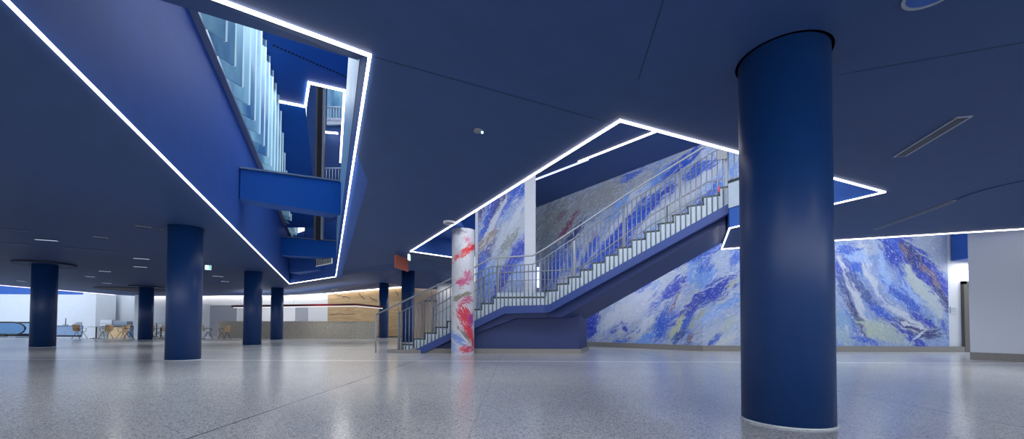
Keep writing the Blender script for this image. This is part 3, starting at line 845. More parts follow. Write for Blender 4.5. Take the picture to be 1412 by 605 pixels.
# routed crack lines in the wood wall
def crack(pts, label):
    t = MB()
    for a, b in zip(pts[:-1], pts[1:]):
        t.tube([(a[0],WY-.005,a[1]),(b[0],WY-.005,b[1])], .022, 4)
    o = t.build('crack_line', M['frame']); tag(o, kind='structure')
    return o
crack([(-13.72,3.31), (-13.39,3.28), (-13.28,3.14), (-13.06,3.23), (-12.89,3.06), (-12.67,3.12), (-12.39,2.98)], None)
crack([(-11.68,3.35), (-11.40,3.04), (-11.23,2.93)], None)
crack([(-10.90,3.13), (-10.62,2.88), (-10.51,2.91), (-10.29,2.74)], None)
crack([(-13.87,1.70), (-13.15,1.82), (-12.82,1.74), (-11.94,1.79)], None)
crack([(-8.92,3.60), (-8.69,3.27), (-8.74,3.16)], None)

struct('baseboard_wood', MB().box(-14,-6.9,WY-.05,WY,0,.1), M['frame'])
struct('wall_beige', MB().box(-7.15,-4.0,29.8,30,0,3.75), M['cream'])
struct('wall_lit_pier', MB().prism([(-4.62,25.2),(-2.2,25.2),(-2.2,25.6),(-4.62,25.6)], 0, 3.5), M['white'])
gd = struct('door_3', MB().box(-6.42,-6.32,29.7,29.8,0,2.75).box(-5.45,-5.35,29.7,29.8,0,2.75).box(-6.42,-5.35,29.7,29.8,2.65,2.75), M['frame'])
MB().box(-6.32,-5.45,29.74,29.77,0,2.65).build('glass_leaf', M['cream'], gd)
struct('wall_left_far', MB().box(-46,-45.8,-8,31,0,5.5), M['white'])
# doors in the far white wall
d2_ = struct('door_2', MB().box(-16.5,-15.55,WY-.04,WY,0,2.25), M['doorgrey'])
d4 = struct('door_4', MB().box(-23.1,-23.0,WY-.06,WY,0,2.45).box(-20.95,-20.85,WY-.06,WY,0,2.45).box(-23.1,-20.85,WY-.06,WY,2.38,2.45), M['white'])
MB().box(-23.0,-20.95,WY-.03,WY-.005,0,2.38).build('door_leaf', M['doorgrey'], d4)
MB().box(-22.75,-22.6,WY-.09,WY-.03,1.02,1.08).build('door_handle', M['steel'], d4)

# cove lamps hidden above the ceiling edge, washing the far walls
for (x0_, x1_, z_, y_, lab) in ((-27.6,-14.2,3.22,30.86,'glowing cove light washing the white wall behind the counter'),):
    o = MB().box(x0_, x1_, y_, y_+.06, z_-.12, z_-.06).build('cove_light', M['led_soft']); tag(o, lab, 'light')
o = MB().hexa([(-14.1,30.88,3.25),(-8.4,31.0,3.80),(-8.4,31.06,3.80),(-14.1,30.94,3.25)], [(-14.1,30.88,3.31),(-8.4,31.0,3.86),(-8.4,31.06,3.86),(-14.1,30.94,3.31)]).build('cove_light', M['led_soft'])
tag(o, 'warm cove light rising along the top of the wood wall', 'light')

led_run('light_line', 'faint rosy light line along the far left ceiling edge', [(-28.66,14), (-28.66,29.5)], M['led_pink'], z=H-.03, w=.05, hgt=.05)

# white square pillar in the cafe
struct('wall_cafe_pier', MB().prism([(-31.45,30.0),(-30.5,30.0),(-29.9,30.9),(-31.2,30.9)], 0, 3.25), M['white'])
struct('wall_cafe_pier_slim', MB().box(-27.3,-26.9,29.6,30.0,0,3.05), M['white'])

# ------------------------------------------------------------------ columns
R = .331
def column(x, y, zt, label, disc=None, shadow_ring=True):
    t = thing('round_column', label, 'column', (x, y, 0), group='round blue columns of the hall')
    MB().cyl((x,y), R, .014, zt, 64).build('shaft', M['column'], t)
    MB().cyl((x,y), R+.012, 0, .014, 64).build('base_ring', M['ring'], t)
    if disc:
        MB().cyl((x,y), disc-.01, zt-.075, zt-.06, 64).build('ceiling_disc', M['ceil'], t)
        MB().ring((x,y), disc-.012, disc, zt-.085, zt-.012, 64).build('disc_rim', M['disc_edge'], t)
    elif shadow_ring:
        MB().ring((x,y), R+.0, R+.022, zt-.02, zt+.06, 64).build('shadow_ring', M['dark'], t)  # dark ring put in for the shaded gap at the column head
    return t
column(2.291, 3.431, H+.02, 'large blue round column closest to the camera, right of the staircase')
column(-7.557, 9.440, H+.02, 'second nearest blue round column, left under the tip of the long light line')
column(-16.98, 14.85, H+.02, 'blue round column far left with a wide dark ceiling disc, beside the escalator', disc=.80)
column(-10.80, 17.06, H+.02, 'blue round column before the left part of the grey counter, right of the nearest left column')
column(-13.96, 24.33, H+.1, 'slimmer looking blue round column directly before the middle of the grey counter')
column(-20.84, 23.32, H+.02, 'blue round column with a dark ceiling disc among the cafe chairs', disc=.80)
column(-5.42, 21.3, 4.0, 'blue round column behind the start of the staircase handrail')
column(-9.15, 29.2, 3.95, 'blue round column lit from above before the wood wall')

# painted column
cx, cy = -1.427, 11.90
pc = thing('painted_column', 'white round column covered with red, magenta and blue brush strokes', 'column', (cx, cy, 0))
mb = MB(); n = 64; zt = 3.60; th0 = atan2(-cy, -cx)
for i in range(n):
    # seam on the far side; u = arc metres from the line facing the camera
    b0, b1 = -pi+2*pi*i/n, -pi+2*pi*(i+1)/n
    p = [(cx+R*cos(th0+b), cy+R*sin(th0+b)) for b in (b0, b1)]
    mb.face([(p[0][0],p[0][1],0),(p[1][0],p[1][1],0),(p[1][0],p[1][1],zt),(p[0][0],p[0][1],zt)], smooth=True, uv=[(b0*R,0),(b1*R,0),(b1*R,zt),(b0*R,zt)])
o = mb.build('shaft', M['speckle'], pc)
bm = bmesh.new(); bm.from_mesh(o.data); bmesh.ops.remove_doubles(bm, verts=bm.verts, dist=1e-4); bm.to_mesh(o.data); bm.free()
MB().cyl((cx,cy), R+.01, 0, .012, 64).build('base_ring', M['ring'], pc)

# ------------------------------------------------------------------ staircase
a1, a2 = -.1713, -.4846; g1, g2, LD, rs, z0 = .3476, .34, 1.5392, .1745, .2694
SW = 2.5
A0 = Vector((-3.3023,12.4)); e1 = Vector((cos(a1),sin(a1))); e2 = Vector((cos(a2),sin(a2)))
m1 = Vector((-e1.y,e1.x)); m2 = Vector((-e2.y,e2.x))
S_L = g1*8; S_M = S_L+LD; S_E = S_M+13*g2
Mp = A0+e1*S_M
half = math.tan(abs(a2-a1)/2)
def sp(s, off, z, fl=None):
    """point at path distance s, sideways offset off (towards the mural), height z"""
    lim = S_M
    if (fl == 1) or (fl is None and s <= lim): p = A0+e1*s+m1*off
    else: p = Mp+e2*(s-S_M)+m2*off
    return Vector((p.x, p.y, z))
def nose(s):
    """height of the line through the nosings"""
    if s <= S_L: return z0+rs*s/g1
    if s <= S_M: return z0+rs*8
    return z0+rs*9+rs*(s-S_M)/g2
st = thing('staircase', 'long blue and grey staircase with one landing rising right in front of the mural', 'staircase', (A0.x, A0.y, 0))
def tread(k, s, z, gg, fl):
    mb = MB()
    a, b = s-.02, s+gg+.01
    bt = [sp(a,0,z-.045,fl), sp(b,0,z-.045,fl), sp(b,SW,z-.045,fl), sp(a,SW,z-.045,fl)]
    mb.hexa(bt, [p+Vector((0,0,.045)) for p in bt])
    mb.mi[1] = 1
    # riser below the nosing
    bt = [sp(s,0,z-rs,fl), sp(s+.035,0,z-rs,fl), sp(s+.035,SW,z-rs,fl), sp(s,SW,z-rs,fl)]
    mb.hexa(bt, [Vector((p.x,p.y,z-.045)) for p in bt])
    mb.build('tread', [M['tread'], M['tread_top']], st)
for k in range(8): tread(k, g1*k, z0+rs*k, g1, 1)
for k in range(13): tread(k, S_M+g2*k, z0+rs*(9+k), g2, 2)
# landing
zl = z0+rs*8
miter = A0+e1*(S_M+SW*half)+m1*SW
foot = [sp(S_L-.02,0,0,1), sp(S_M+.01,0,0,1), sp(S_M+.01,SW,0,2), Vector((miter.x,miter.y,0)), sp(S_L-.02,SW,0,1)]
lm = MB().prism([(p.x,p.y) for p in foot], zl-.05, zl); lm.mi[1] = 1
lm.build('landing', [M['tread'], M['tread_top']], st)
rr = MB(); bt = [sp(S_L,0,zl-rs,1), sp(S_L+.035,0,zl-rs,1), sp(S_L+.035,SW,zl-rs,1), sp(S_L,SW,zl-rs,1)]
rr.hexa(bt, [Vector((p.x,p.y,zl-.05)) for p in bt]).build('riser', M['tread'], st)
MB().hexa([sp(S_L+.1,.02,zl,1), sp(S_M-.05,.02,zl,1), sp(S_M-.05,.06,zl,1), sp(S_L+.1,.06,zl,1)], [sp(S_L+.1,.02,zl+.12,1), sp(S_M-.05,.02,zl+.12,1), sp(S_M-.05,.06,zl+.12,1), sp(S_L+.1,.06,zl+.12,1)]).build('kick_plate', M['grille'], st)
# top arrival slab
zt_ = z0+rs*22
bt = [sp(S_E-.02,0,zt_-.05,2), sp(S_E+1.2,-.0,zt_-.05,2), sp(S_E+1.2,SW,zt_-.05,2), sp(S_E-.02,SW,zt_-.05,2)]
MB().hexa(bt, [p+Vector((0,0,.05)) for p in bt]).build('top_landing', M['tread'], st)
rr = MB(); bt = [sp(S_E,0,zt_-rs,2), sp(S_E+.035,0,zt_-rs,2), sp(S_E+.035,SW,zt_-rs,2), sp(S_E,SW,zt_-rs,2)]
rr.hexa(bt, [Vector((p.x,p.y,zt_-.05)) for p in bt]).build('riser', M['tread'], st)
# granite first step
fs = [sp(-.44,-.12,0,1), sp(.62,-.12,0,1), sp(.62,SW+.1,0,1), sp(-.44,SW+.1,0,1)]
MB().prism([(p.x,p.y) for p in fs], 0, z0-rs).build('first_step', M['granite'], st, bevel=.006)

# stringer profile
TOPS = [(.50,.10),(.69,.20),(3.12,1.402),(4.52,1.424),(5.95,2.19),(7.2,2.86),(S_E+.7,3.98)]
TOPS = [(.42,.09),(3.15,1.39),(4.46,1.42),(S_E+.75,3.93)]
def interp(T, s):
    for (sa,za),(sb,zb) in zip(T[:-1],T[1:]):
        if s <= sb: return za+(zb-za)*(s-sa)/(sb-sa)
    return T[-1][1]
def sweep(mb, path, off0, off1, mi=0):
    """path: (s, ztop, zbot); strip between two sideways offsets"""
    rings = []
    for s, zt, zb in path:
        if abs(s-S_M) < 1e-6:
            q0 = A0+e1*(S_M+off0*half)+m1*off0; q1 = A0+e1*(S_M+off1*half)+m1*off1
        else:
            f = 1 if s < S_M else 2
            a_ = sp(s, off0, 0, f); b_ = sp(s, off1, 0, f); q0, q1 = Vector((a_.x,a_.y)), Vector((b_.x,b_.y))
        rings.append([(q0.x,q0.y,zb),(q1.x,q1.y,zb),(q1.x,q1.y,zt),(q0.x,q0.y,zt)])
    V = [p for r_ in rings for p in r_]; F = []
    for i in range(len(rings)-1):
        for k in range(4):
            F.append((i*4+k, i*4+(k+1)%4, (i+1)*4+(k+1)%4, (i+1)*4+k))
    F += [(3,2,1,0), tuple(4*(len(rings)-1)+k for k in range(4))]
    mb.poly(V, F, mi); return mb
def kpath(th, lo, hi, T=TOPS):
    ss = sorted(set([lo, hi, S_M]+[t_[0] for t_ in T if lo < t_[0] < hi]))
    return [(s, interp(T, s), interp(T, s)-th(s)) for s in ss]
hb = lambda s: .22
sweep(MB(), kpath(hb, .42, S_E+.75), -.10, .04).build('stringer', M['stair_blue'], st)
sweep(MB(), kpath(hb, .42, S_E+.0), SW-.04, SW+.08).build('stringer', M['stair_blue'], st)
# slab carrying the flights, set back from the edge
BOT = [(.9,.09),(3.45,1.05),(4.75,1.075),(S_E,3.22),(S_E+.75,3.22)]
def slab(mb, lo, hi, off0, off1):
    ss = sorted(set([lo, hi, S_M]+[t_[0] for t_ in BOT if lo < t_[0] < hi]+[t_[0] for t_ in TOPS if lo < t_[0] < hi]))
    return sweep(mb, [(s, interp(TOPS, s)-.05, interp(BOT, s)) for s in ss], off0, off1)
slab(MB(), .95, S_E+.14, .16, SW-.06).build('soffit_slab', M['stair_dark'], st)
# pale side cladding between treads and stringer
sd = MB()
def cpanel(s0_, s1_, ztop, fl):
    n_s = 2
    bt = [sp(s0_,.0,interp(TOPS,max(s0_,.42)),fl), sp(s1_,.0,interp(TOPS,s1_),fl), sp(s1_,.03,interp(TOPS,s1_),fl), sp(s0_,.03,interp(TOPS,max(s0_,.42)),fl)]
    tp = [Vector((p.x,p.y,ztop)) for p in bt]
    sd.hexa([Vector((p.x,p.y,min(p.z,ztop-.01))) for p in bt], tp)
cpanel(.035, g1, z0-.045, 1)
for k in range(1,8): cpanel(g1*k+.035, g1*(k+1)+.035, z0+rs*k-.045, 1)
cpanel(S_L+.035, 3.15, zl-.05, 1); cpanel(3.15, S_M, zl-.05, 1)
cpanel(S_M, 4.46, zl-.05+rs, 2)
cpanel(4.46, S_M+g2+.035, z0+rs*9-.045, 2)
for k in range(1,13): cpanel(S_M+g2*k+.035, S_M+g2*(k+1)+.035, z0+rs*(9+k)-.045, 2)
cpanel(S_E+.035, S_E+.74, zt_-.05, 2)
sd.build('side_cladding', M['grille'], st)

# supporting blue wall under the stairs, with a granite plinth
prof = [(-3.0,0),(2.03,0),(2.03,1.25),(.9,1.10),(-.5,1.06),(-1.2,.8),(-3.0,.1)]
yb = 12.36
fb = [Vector((x, yb-.018*(x+3.0)*0, z)) for x, z in prof]
MB().hexa([(x,yb,z) for x,z in prof][::-1], [(x+(.55 if x>1 else 0),14.1,z) for x,z in prof][::-1]).build('under_wall', M['stair_dark'], st)
MB().prism([(-3.02,12.27),(2.06,12.25),(2.66,14.1),(2.5,14.1),(1.98,12.4),(-3.02,12.4)], 0, .14).build('plinth', M['granite'], st)

# railing on the camera side
HR = [(-.842,1.154),(2.241,2.528),(2.72,2.79),(3.957,2.835),(S_M,2.98),(6.714,4.284),(8.498,5.142),(S_E+.05,5.22),(S_E+1.1,5.22)]
TR = [(-.155,1.181),(2.721,2.55),(3.95,2.587),(S_M,2.72),(6.713,4.064),(8.722,4.99),(S_E+1.1,4.99)]
HR[4] = (S_M, interp([HR[3],HR[5]], S_M)); TR[3] = (S_M, interp([TR[2],TR[4]], S_M))
OF = -.03
def rp(T, off): return [sp(s, off, z, 1 if s <= S_M+1e-6 else 2) for s, z in T]
hr = MB().tube(rp(HR, OF-.03), .026, 8).build('railing', M['steel'], st)
MB().tube([sp(-.842,OF-.03,0,1), sp(-.842,OF-.03,1.154,1)], .026, 8).build('post', M['steel'], hr)
tr = MB().tube(rp(TR, OF), .017, 6).build('baluster_rail', M['bar'], hr)
def barz(s):
    return max(interp(TOPS, max(.42, s)), z0-rs)
s = -.13; first = None
while s < S_E+1.05:
    f = 1 if s <= S_M else 2
    zb = barz(min(s, S_E+.7)); zt2 = interp(TR, s)
    if s < .42: zb = z0-rs
    p = sp(s, OF, 0, f)
    MB().cyl((p.x,p.y), .0135, zb, zt2, 6).build('baluster', M['bar'], hr)
    s += .1165
for s in (-.134,.91,2.92,4.168,5.158,6.526,7.9,8.913):
    f = 1 if s <= S_M else 2
    e = e1 if f == 1 else e2
    p = sp(s, .035, 0, f)
    zb = nose(s)-(.2 if s > 0 else rs)
    zb = max(zb, z0-rs)
    q0 = p+Vector((e.x,e.y,0))*-.036; q1 = p+Vector((e.x,e.y,0))*.036
    MB().beam((q0.x,q0.y,zb), (q1.x,q1.y,zb), .02, interp(TR, s)-zb).build('post', M['bar'], hr)
    MB().tube([(p.x,p.y,interp(TR,s)), tuple(sp(s,OF-.03,interp(HR,s)-.01,f))], .01, 6).build('bracket', M['bar'], hr)
# railing on the mural side
FR = [(-.83,1.093),(2.155,2.689),(3.34,2.735),(S_M,2.76),(4.569,2.80),(6.845,4.285),(8.435,5.06),(S_E+.8,5.07)]
FR = [(.0,1.45),(2.155,2.689),(S_M,2.755),(4.569,2.80),(6.845,4.285),(8.435,5.06),(S_E+.8,5.07)]
FB = [(s_, z_-.30) for s_, z_ in FR]
def fp(T):
    out = []
    for s_, z_ in T:
        if abs(s_-S_M) < 1e-6:
            q = A0+e1*(S_M+SW*half)+m1*(SW-.06); out.append((q.x,q.y,z_))
        else: out.append(tuple(sp(s_, SW-.06, z_, 1 if s_ < S_M else 2)))
    return out
fr = MB().tube(fp(FR), .024, 8).build('railing', M['steel'], st)
MB().tube(fp(FB), .013, 6).build('baluster_rail', M['bar'], fr)
for s in (.05,.91,1.9,2.92,4.6,5.9,7.3,8.7):
    f = 1 if s < S_M else 2
    p = sp(s, SW-.06, 0, f)
    MB().cyl((p.x,p.y), .022, nose(s)-.15, interp(FR, s), 8).build('post', M['bar'], fr)
sg = thing('railing_sign', 'small blank grey sign plate high on the upper stair railing', 'sign', tuple(sp(8.35,-.1,4.8,2)))
p = sp(8.72,-.09,4.72,2); q = sp(8.92,-.09,4.72,2)
MB().beam(p, q, .03, .2).build('plate', M['grey'], sg)
pk = MB().beam(sp(S_E-.02,.04,zt_-.13,2), sp(S_E+.03,.04,zt_-.13,2), .12, .14).build('cloth', M['pink'])
pk.location.z = .004; tag(pk, 'small bright pink cloth scrap on the top step of the stairs', 'cloth')

# ------------------------------------------------------------------ ceiling fittings
def slot(label, x, y, L_, ang, w, m, name='slot_light', cat='light', group=None):
    t = thing(name, label, cat, (x, y, H), group=group)
    d = Vector((cos(ang), sin(ang), 0))*L_/2; c = Vector((x, y, H-.012))
    MB().beam(c-d, c+d, w+.05, .012).build('frame', M['disc_edge'] if cat == 'light' else M['alu'], t)
    c.z -= .004
    d2_ = d*.96
    MB().beam(c-d2_, c+d2_, w, .008).build('diffuser' if cat == 'light' else 'grille', m, t)
    return t
M['slot2'] = emis('groove_glow', (120,140,190), .35)
M['ribs'] = mat('ribbed_grille', (30,38,66), .5, noise=.8, nscale=60)
slot('pale recessed slot light on the left ceiling, longest and nearest of the left group', -12.352, 10.813, 0.443, 0.440, 0.1, M['slot'], 'slot_light', 'light', 'recessed slot lights')
slot('pale recessed slot light left of the second nearest column, upper of a close pair', -12.474, 13.733, 0.416, 0.442, 0.1, M['slot'], 'slot_light', 'light', 'recessed slot lights')
slot('pale recessed slot light left of the second nearest column, lower of a close pair', -14.231, 15.630, 0.408, 0.446, 0.1, M['slot'], 'slot_light', 'light', 'recessed slot lights')
slot('pale recessed slot light between the two left columns, middle height', -16.877, 16.926, 0.363, 0.768, 0.1, M['slot'], 'slot_light', 'light', 'recessed slot lights')
slot('pale recessed slot light nearest the right side of the far left column', -19.396, 18.774, 0.327, 0.909, 0.1, M['slot'], 'slot_light', 'light', 'recessed slot lights')
slot('pale recessed slot light lowest between the two left columns', -21.346, 21.540, 0.355, 0.861, 0.1, M['slot'], 'slot_light', 'light', 'recessed slot lights')
slot('pale recessed slot light left of the far left column', -24.889, 20.717, 0.351, 1.511, 0.1, M['slot'], 'slot_light', 'light', 'recessed slot lights')
slot('pale recessed slot light just below the exit sign', -13.283, 18.450, 0.399, 0.674, 0.1, M['slot'], 'slot_light', 'light', 'recessed slot lights')
slot('small pale slot light below and right of the exit sign', -14.421, 20.542, 0.330, 0.708, 0.1, M['slot'], 'slot_light', 'light', 'recessed slot lights')
slot('small pale slot light before the wood wall top', -10.630, 24.553, 0.400, 0.436, 0.1, M['slot'], 'slot_light', 'light', 'recessed slot lights')
slot('thin faint light groove at the left picture edge, upper', -11.809, 9.713, 0.490, 0.542, 0.02, M['slot2'], 'light_groove', 'light', 'faint ceiling grooves')
slot('thin faint light groove right of the far left column', -12.602, 12.168, 1.241, 0.611, 0.02, M['slot2'], 'light_groove', 'light', 'faint ceiling grooves')
slot('thin faint light groove at the left picture edge, lower', -13.787, 11.343, 0.605, 0.583, 0.02, M['slot2'], 'light_groove', 'light', 'faint ceiling grooves')
slot('dark air slot in the ceiling left of the second nearest column, upper', -8.498, 9.381, 0.261, 0.761, 0.09, M['dark'], 'air_slot', 'vent', 'dark ceiling air slots')
slot('dark air slot in the ceiling between the left columns', -10.627, 10.521, 0.254, 0.626, 0.09, M['dark'], 'air_slot', 'vent', 'dark ceiling air slots')
slot('short dark air slot touching the left of the second nearest column', -8.323, 9.613, 0.116, 1.161, 0.09, M['dark'], 'air_slot', 'vent', 'dark ceiling air slots')
slot('long narrow ribbed air diffuser in the ceiling right of the large column', 4.975, 4.848, 1.050, -1.822, 0.1, M['ribs'], 'air_diffuser', 'vent', None)
slot('faint long air diffuser in the ceiling farther back at right', 8.056, 8.230, 2.161, -1.789, 0.06, M['ribs'], 'air_diffuser', 'vent', None)

t = thing('smoke_detector', 'small round smoke detector alone in the middle of the dark ceiling', 'detector', (-0.403,4.688,H))
MB().cyl((-0.403,4.688), .05, H-.02, H, 24).build('base', M['grey'], t); MB().cyl((-0.403+.05,4.688+.0), .014, H-.04, H-.02, 12).build('led', M['exit_white'], t)

t = thing('ceiling_speaker', 'round grey ceiling speaker at the top right edge of the picture', 'speaker', (2.84,2.72,H))
MB().ring((2.84,2.72), .135, .155, H-.012, H, 40).build('rim', M['alu'], t); MB().cyl((2.84,2.72), .135, H-.006, H, 40).build('grille', M['fascia'], t)
t = thing('ceiling_fitting', 'round white ceiling fitting at the light line just left of the painted column', 'fitting', (-1.36,8.75,H))
MB().ring((-1.36,8.75), .09, .125, H-.05, H-.01, 32).build('rim', M['white'], t); MB().cyl((-1.36,8.75), .09, H-.04, H, 32).build('lens', M['grey'], t)
t = thing('ceiling_disc', 'wide shallow round disc on the ceiling at the right edge', 'ceiling disc', (8.6,6.7,H))
MB().cyl((8.6,6.7), .9, H-.014, H, 64).build('disc', M['ceil'], t)
t = thing('ceiling_disc', 'very wide dark round disc on the far left ceiling beyond the columns', 'ceiling disc', (-21.5,21.8,H))
MB().cyl((-23.4,25.2), 1.7, H-.03, H, 64).build('disc', M['disc_edge'], t)


# ------------------------------------------------------------------ signs
def exit_sign(label, loc, rz, w=.17, hh=.15):
    t = thing('exit_sign', label, 'sign', loc, rz, world=False)
    x, y, z = 0, 0, 0
    MB().box(-w/2, w/2, -.02, .02, 0, hh).build('housing', M['exit_white'], t)
    g = MB()
    g.box(.015, w/2-.008, -.024, -.02, .012, hh-.012)
    g.build('door_symbol', M['exit_green'], t)
    r_ = MB(); r_.box(.03,.045,-.028,-.024,.06,.10); r_.box(.022,.055,-.028,-.024,.085,.092); r_.box(.024,.032,-.028,-.024,.03,.065); r_.box(.042,.05,-.028,-.024,.03,.065); r_.box(.032,.044,-.028,-.024,.105,.118)
    r_.build('running_figure', M['exit_white'], t)
    MB().box(-.006, .006, -.006, .006, hh, H-loc[2]+.0).build('stem', M['grey'], t)
    return t
exit_sign('lit white and green exit sign right of the nearest left column', (-10.35,13.9,2.70), .55)
exit_sign('lit exit sign seen almost edge on beside the stair opening light line corner', (-3.12,12.35,2.80), 1.6, w=.22, hh=.17)
og = thing('hanging_sign', 'orange brown sign plate hanging edge-on from the ceiling before the wood wall', 'sign', (-3.5,12.9,2.62))
MB().hexa([(-3.62,12.55,2.60),(-3.585,12.55,2.60),(-3.415,13.45,2.60),(-3.45,13.45,2.60)], [(-3.62,12.55,3.0),(-3.585,12.55,3.0),(-3.415,13.45,3.0),(-3.45,13.45,3.0)]).build('plate', M['orange'], og)
MB().box(-3.61,-3.59,12.6,12.62,3.0,3.07).box(-3.46,-3.44,13.3,13.32,3.0,3.12).build('hangers', M['black'], og)

# ------------------------------------------------------------------ reception counter with red light canopy
ct = thing('reception_counter', 'long grey granite reception counter with a bent right end', 'counter', (-20,28,0))
c0, c1, c2 = (-20.1,28.2), (-10.25,27.0), (-9.35,28.4)
MB().prism([c0, c1, c2, (-9.9,28.7), (-10.6,27.7), (-20.0,28.9)], 0, 1.16).build('front_panel', M['granite2'], ct)
MB().prism([(-20.35,28.3),(-20.1,28.2),(-20.0,28.9),(-20.3,29)], 0, 1.02).build('end_step', M['granite2'], ct)
MB().prism([(-20.0,28.9), (-10.6,27.7), (-9.9,28.7), (-10.4,29.2), (-11,28.6), (-20,29.6)], .74, .78).build('desk_top', M['white'], ct)
cn = thing('light_canopy', 'thin dark red bar canopy with a white light strip over the counter', 'canopy light', (-19,27.8,2.1))
k0, k1, k2 = (-18.9,27.7,2.08), (-10.0,26.3,2.15), (-8.5,26.9,2.02)
MB().beam(k0, k1, .22, .14).beam(k1, k2, .22, .14).build('canopy', M['red'], cn)
MB().beam((k0[0]+.1,k0[1],k0[2]-.03), (k1[0],k1[1],k1[2]-.03), .16, .03).beam((k1[0],k1[1],k1[2]-.03), (k2[0],k2[1],k2[2]-.03), .16, .03).build('light_strip', M['slot3'], cn)
for p in ((-18.3,27.6),(-14.4,27.0),(-10.5,26.4),(-9.6,26.5)):
    MB().tube([(p[0],p[1],2.15),(p[0],p[1],3.2)], .006, 4).build('wire', M['grey'], cn)
dl = MB().cyl((-15.0,28.6), .10, .78, 1.24, 16, r2=.0).build('desk_lamp', M['white']); tag(dl, 'small white cone lamp peeking over the reception counter', 'lamp')

# ------------------------------------------------------------------ cafe
def make_chair():
    t = thing('cafe_chair', 'x', 'chair', world=False)
    MB().box(-.2,.2,-.21,.21,.44,.458).build('seat', M['wood'], t, bevel=.008)
    bk_ = MB(); n = 6
    for i in range(n):
        y0_, y1_ = -.21+.42*i/n, -.21+.42*(i+1)/n
        f = lambda y: -.2-.05*(1-(y/.21)**2)
        bt = [(f(y0_),y0_,.47),(f(y1_),y1_,.47),(f(y1_)+.014,y1_,.47),(f(y0_)+.014,y0_,.47)]
        bk_.hexa(bt, [(x-.07,y,.86) for x,y,z in bt])
    bk_.build('backrest', M['wood'], t)
    for sx in (-1, 1):
        for sy in (-1, 1):
            MB().tube([(.02*sx,.16*sy,.44),(.25*sx,.23*sy,0)], .013, 6).build('leg', M['black'], t)
    for sy in (-1, 1):
        MB().tube([(-.24,.22*sy,.60),(-.05,.25*sy,.66),(.16,.24*sy,.65),(.13,.2*sy,.44)], .012, 6).build('armrest', M['black'], t)
    return t
def make_table(h=.74, r=.42):
    t = thing('cafe_table', 'x', 'table', world=False)
    MB().cyl((0,0), r, h-.022, h, 32).build('tabletop', M['grey'], t)
    MB().cyl((0,0), .03, .03, h-.022, 12).build('pedestal', M['black'], t)
    for k in range(4):
        a = k*pi/2+.4
        MB().tube([(0,0,.05),(.3*cos(a),.3*sin(a),.012)], .014, 6).build('foot', M['black'], t)
    return t
chair0 = make_chair(); used = False
for (x, y, rz, lab) in (
    (-26.35,25.0,.0,'wooden shell chair with black legs at the left end, facing right to the round table'),
    (-24.95,25.2,pi-.2,'wooden shell chair right of the leftmost round table, nearer of two'),
    (-24.75,26.1,pi+.3,'wooden shell chair right of the leftmost round table, farther of two'),
    (-23.0,24.6,.9,'wooden shell chair with its back turned, just left of the cafe column'),
    (-22.45,25.3,pi-.3,'wooden shell chair half hidden behind the left side of the cafe column'),
    (-21.75,25.2,.5,'wooden shell chair emerging right of the cafe column'),
    (-20.95,25.0,.9,'wooden shell chair partly hidden by the second nearest blue column, on its left'),
    (-18.75,25.3,.5,'wooden shell chair emerging right of the second nearest blue column'),
    (-17.75,25.3,pi-.2,'rightmost wooden shell chair, facing left near the counter end')):
    c = chair0 if not used else copy_tree(chair0)
    used = True
    c.location = (x, y, 0); c.rotation_euler = (0, 0, rz); c['label'] = lab; c['group'] = 'cafe chairs'
table0 = make_table(); used = False
for (x, y, lab) in ((-25.65,25.3,'leftmost round grey cafe table, between wooden chairs'), (-22.25,26.0,'round grey cafe table behind the cafe column'), (-19.45,25.6,'round cafe table hidden mostly by the second nearest blue column')):
    c = table0 if not used else copy_tree(table0)
    used = True
    c.location = (x, y, 0); c['label'] = lab; c['group'] = 'cafe tables'
ht = make_table(1.0, .55); ht.name = 'high_table'; ht.location = (-24.8,28.6,0); ht['label'] = 'tall round dark table behind the cafe chairs, left of the cafe column'

sc_ = thing('service_counter', 'low blue grey service counter behind the left wooden chair', 'counter', (-32.3,30.2,0))
MB().box(-33.4,-31.4,30.0,30.7,.1,.78).build('cabinet', M['bluegrey'], sc_)
MB().box(-33.45,-31.35,29.95,30.75,.78,.82).build('worktop', M['alu'], sc_)
MB().box(-33.35,-31.45,30.05,30.7,0,.1).build('toe_kick', M['dark'], sc_)
tp_ = thing('tap_post', 'slim dark upright tap on the low service counter', 'tap', (-32.95,30.2,.82))
MB().cyl((-32.95,30.25), .035, .82, 1.36, 12).build('stem', M['grey'], tp_)
MB().box(-33.1,-32.8,30.2,30.3,.82,.88).build('base', M['grey'], tp_)
for i in range(3):
    o = MB().box(-32.3+.14*i,-31.42,30.1,30.6,.825+.085*i,.89+.085*i).build('tray', M['grey'], bevel=.01)
    tag(o, ('bottom tray of the stack on the low service counter', 'middle tray of the stack on the low service counter', 'top tray of the stack on the low service counter')[i], 'tray', 'stacked trays')
wc = thing('wood_cabinet', 'wooden drinks cabinet with a dark top behind the cafe chairs', 'cabinet', (-29,30.3,0))
MB().box(-29.5,-28.15,30.0,30.7,0,.72).build('body', M['wood'], wc)
MB().box(-30.0,-28.0,29.96,30.74,.72,.77).build('worktop', M['black'], wc)
MB().box(-28.14,-28.0,30.0,30.7,0,.72).build('end_panel', M['bluegrey'], wc)
cm = thing('coffee_machine', 'white boxy machine on the left of the wooden cabinet', 'machine', (-29.7,30.3,.77))
MB().box(-30.15,-29.3,30.0,30.5,.77,1.24).build('body', M['white'], cm, bevel=.015)
MB().box(-30.1,-29.35,29.98,30.0,.95,.97).build('seam', M['grey'], cm)
cm = thing('coffee_machine', 'grey steel boxy machine on the right of the wooden cabinet', 'machine', (-28.8,30.3,.77))
MB().box(-29.2,-28.2,30.0,30.5,.77,1.14).build('body', M['alu'], cm, bevel=.015)
MB().box(-29.15,-28.25,29.98,30.0,.86,.88).build('seam', M['black'], cm)

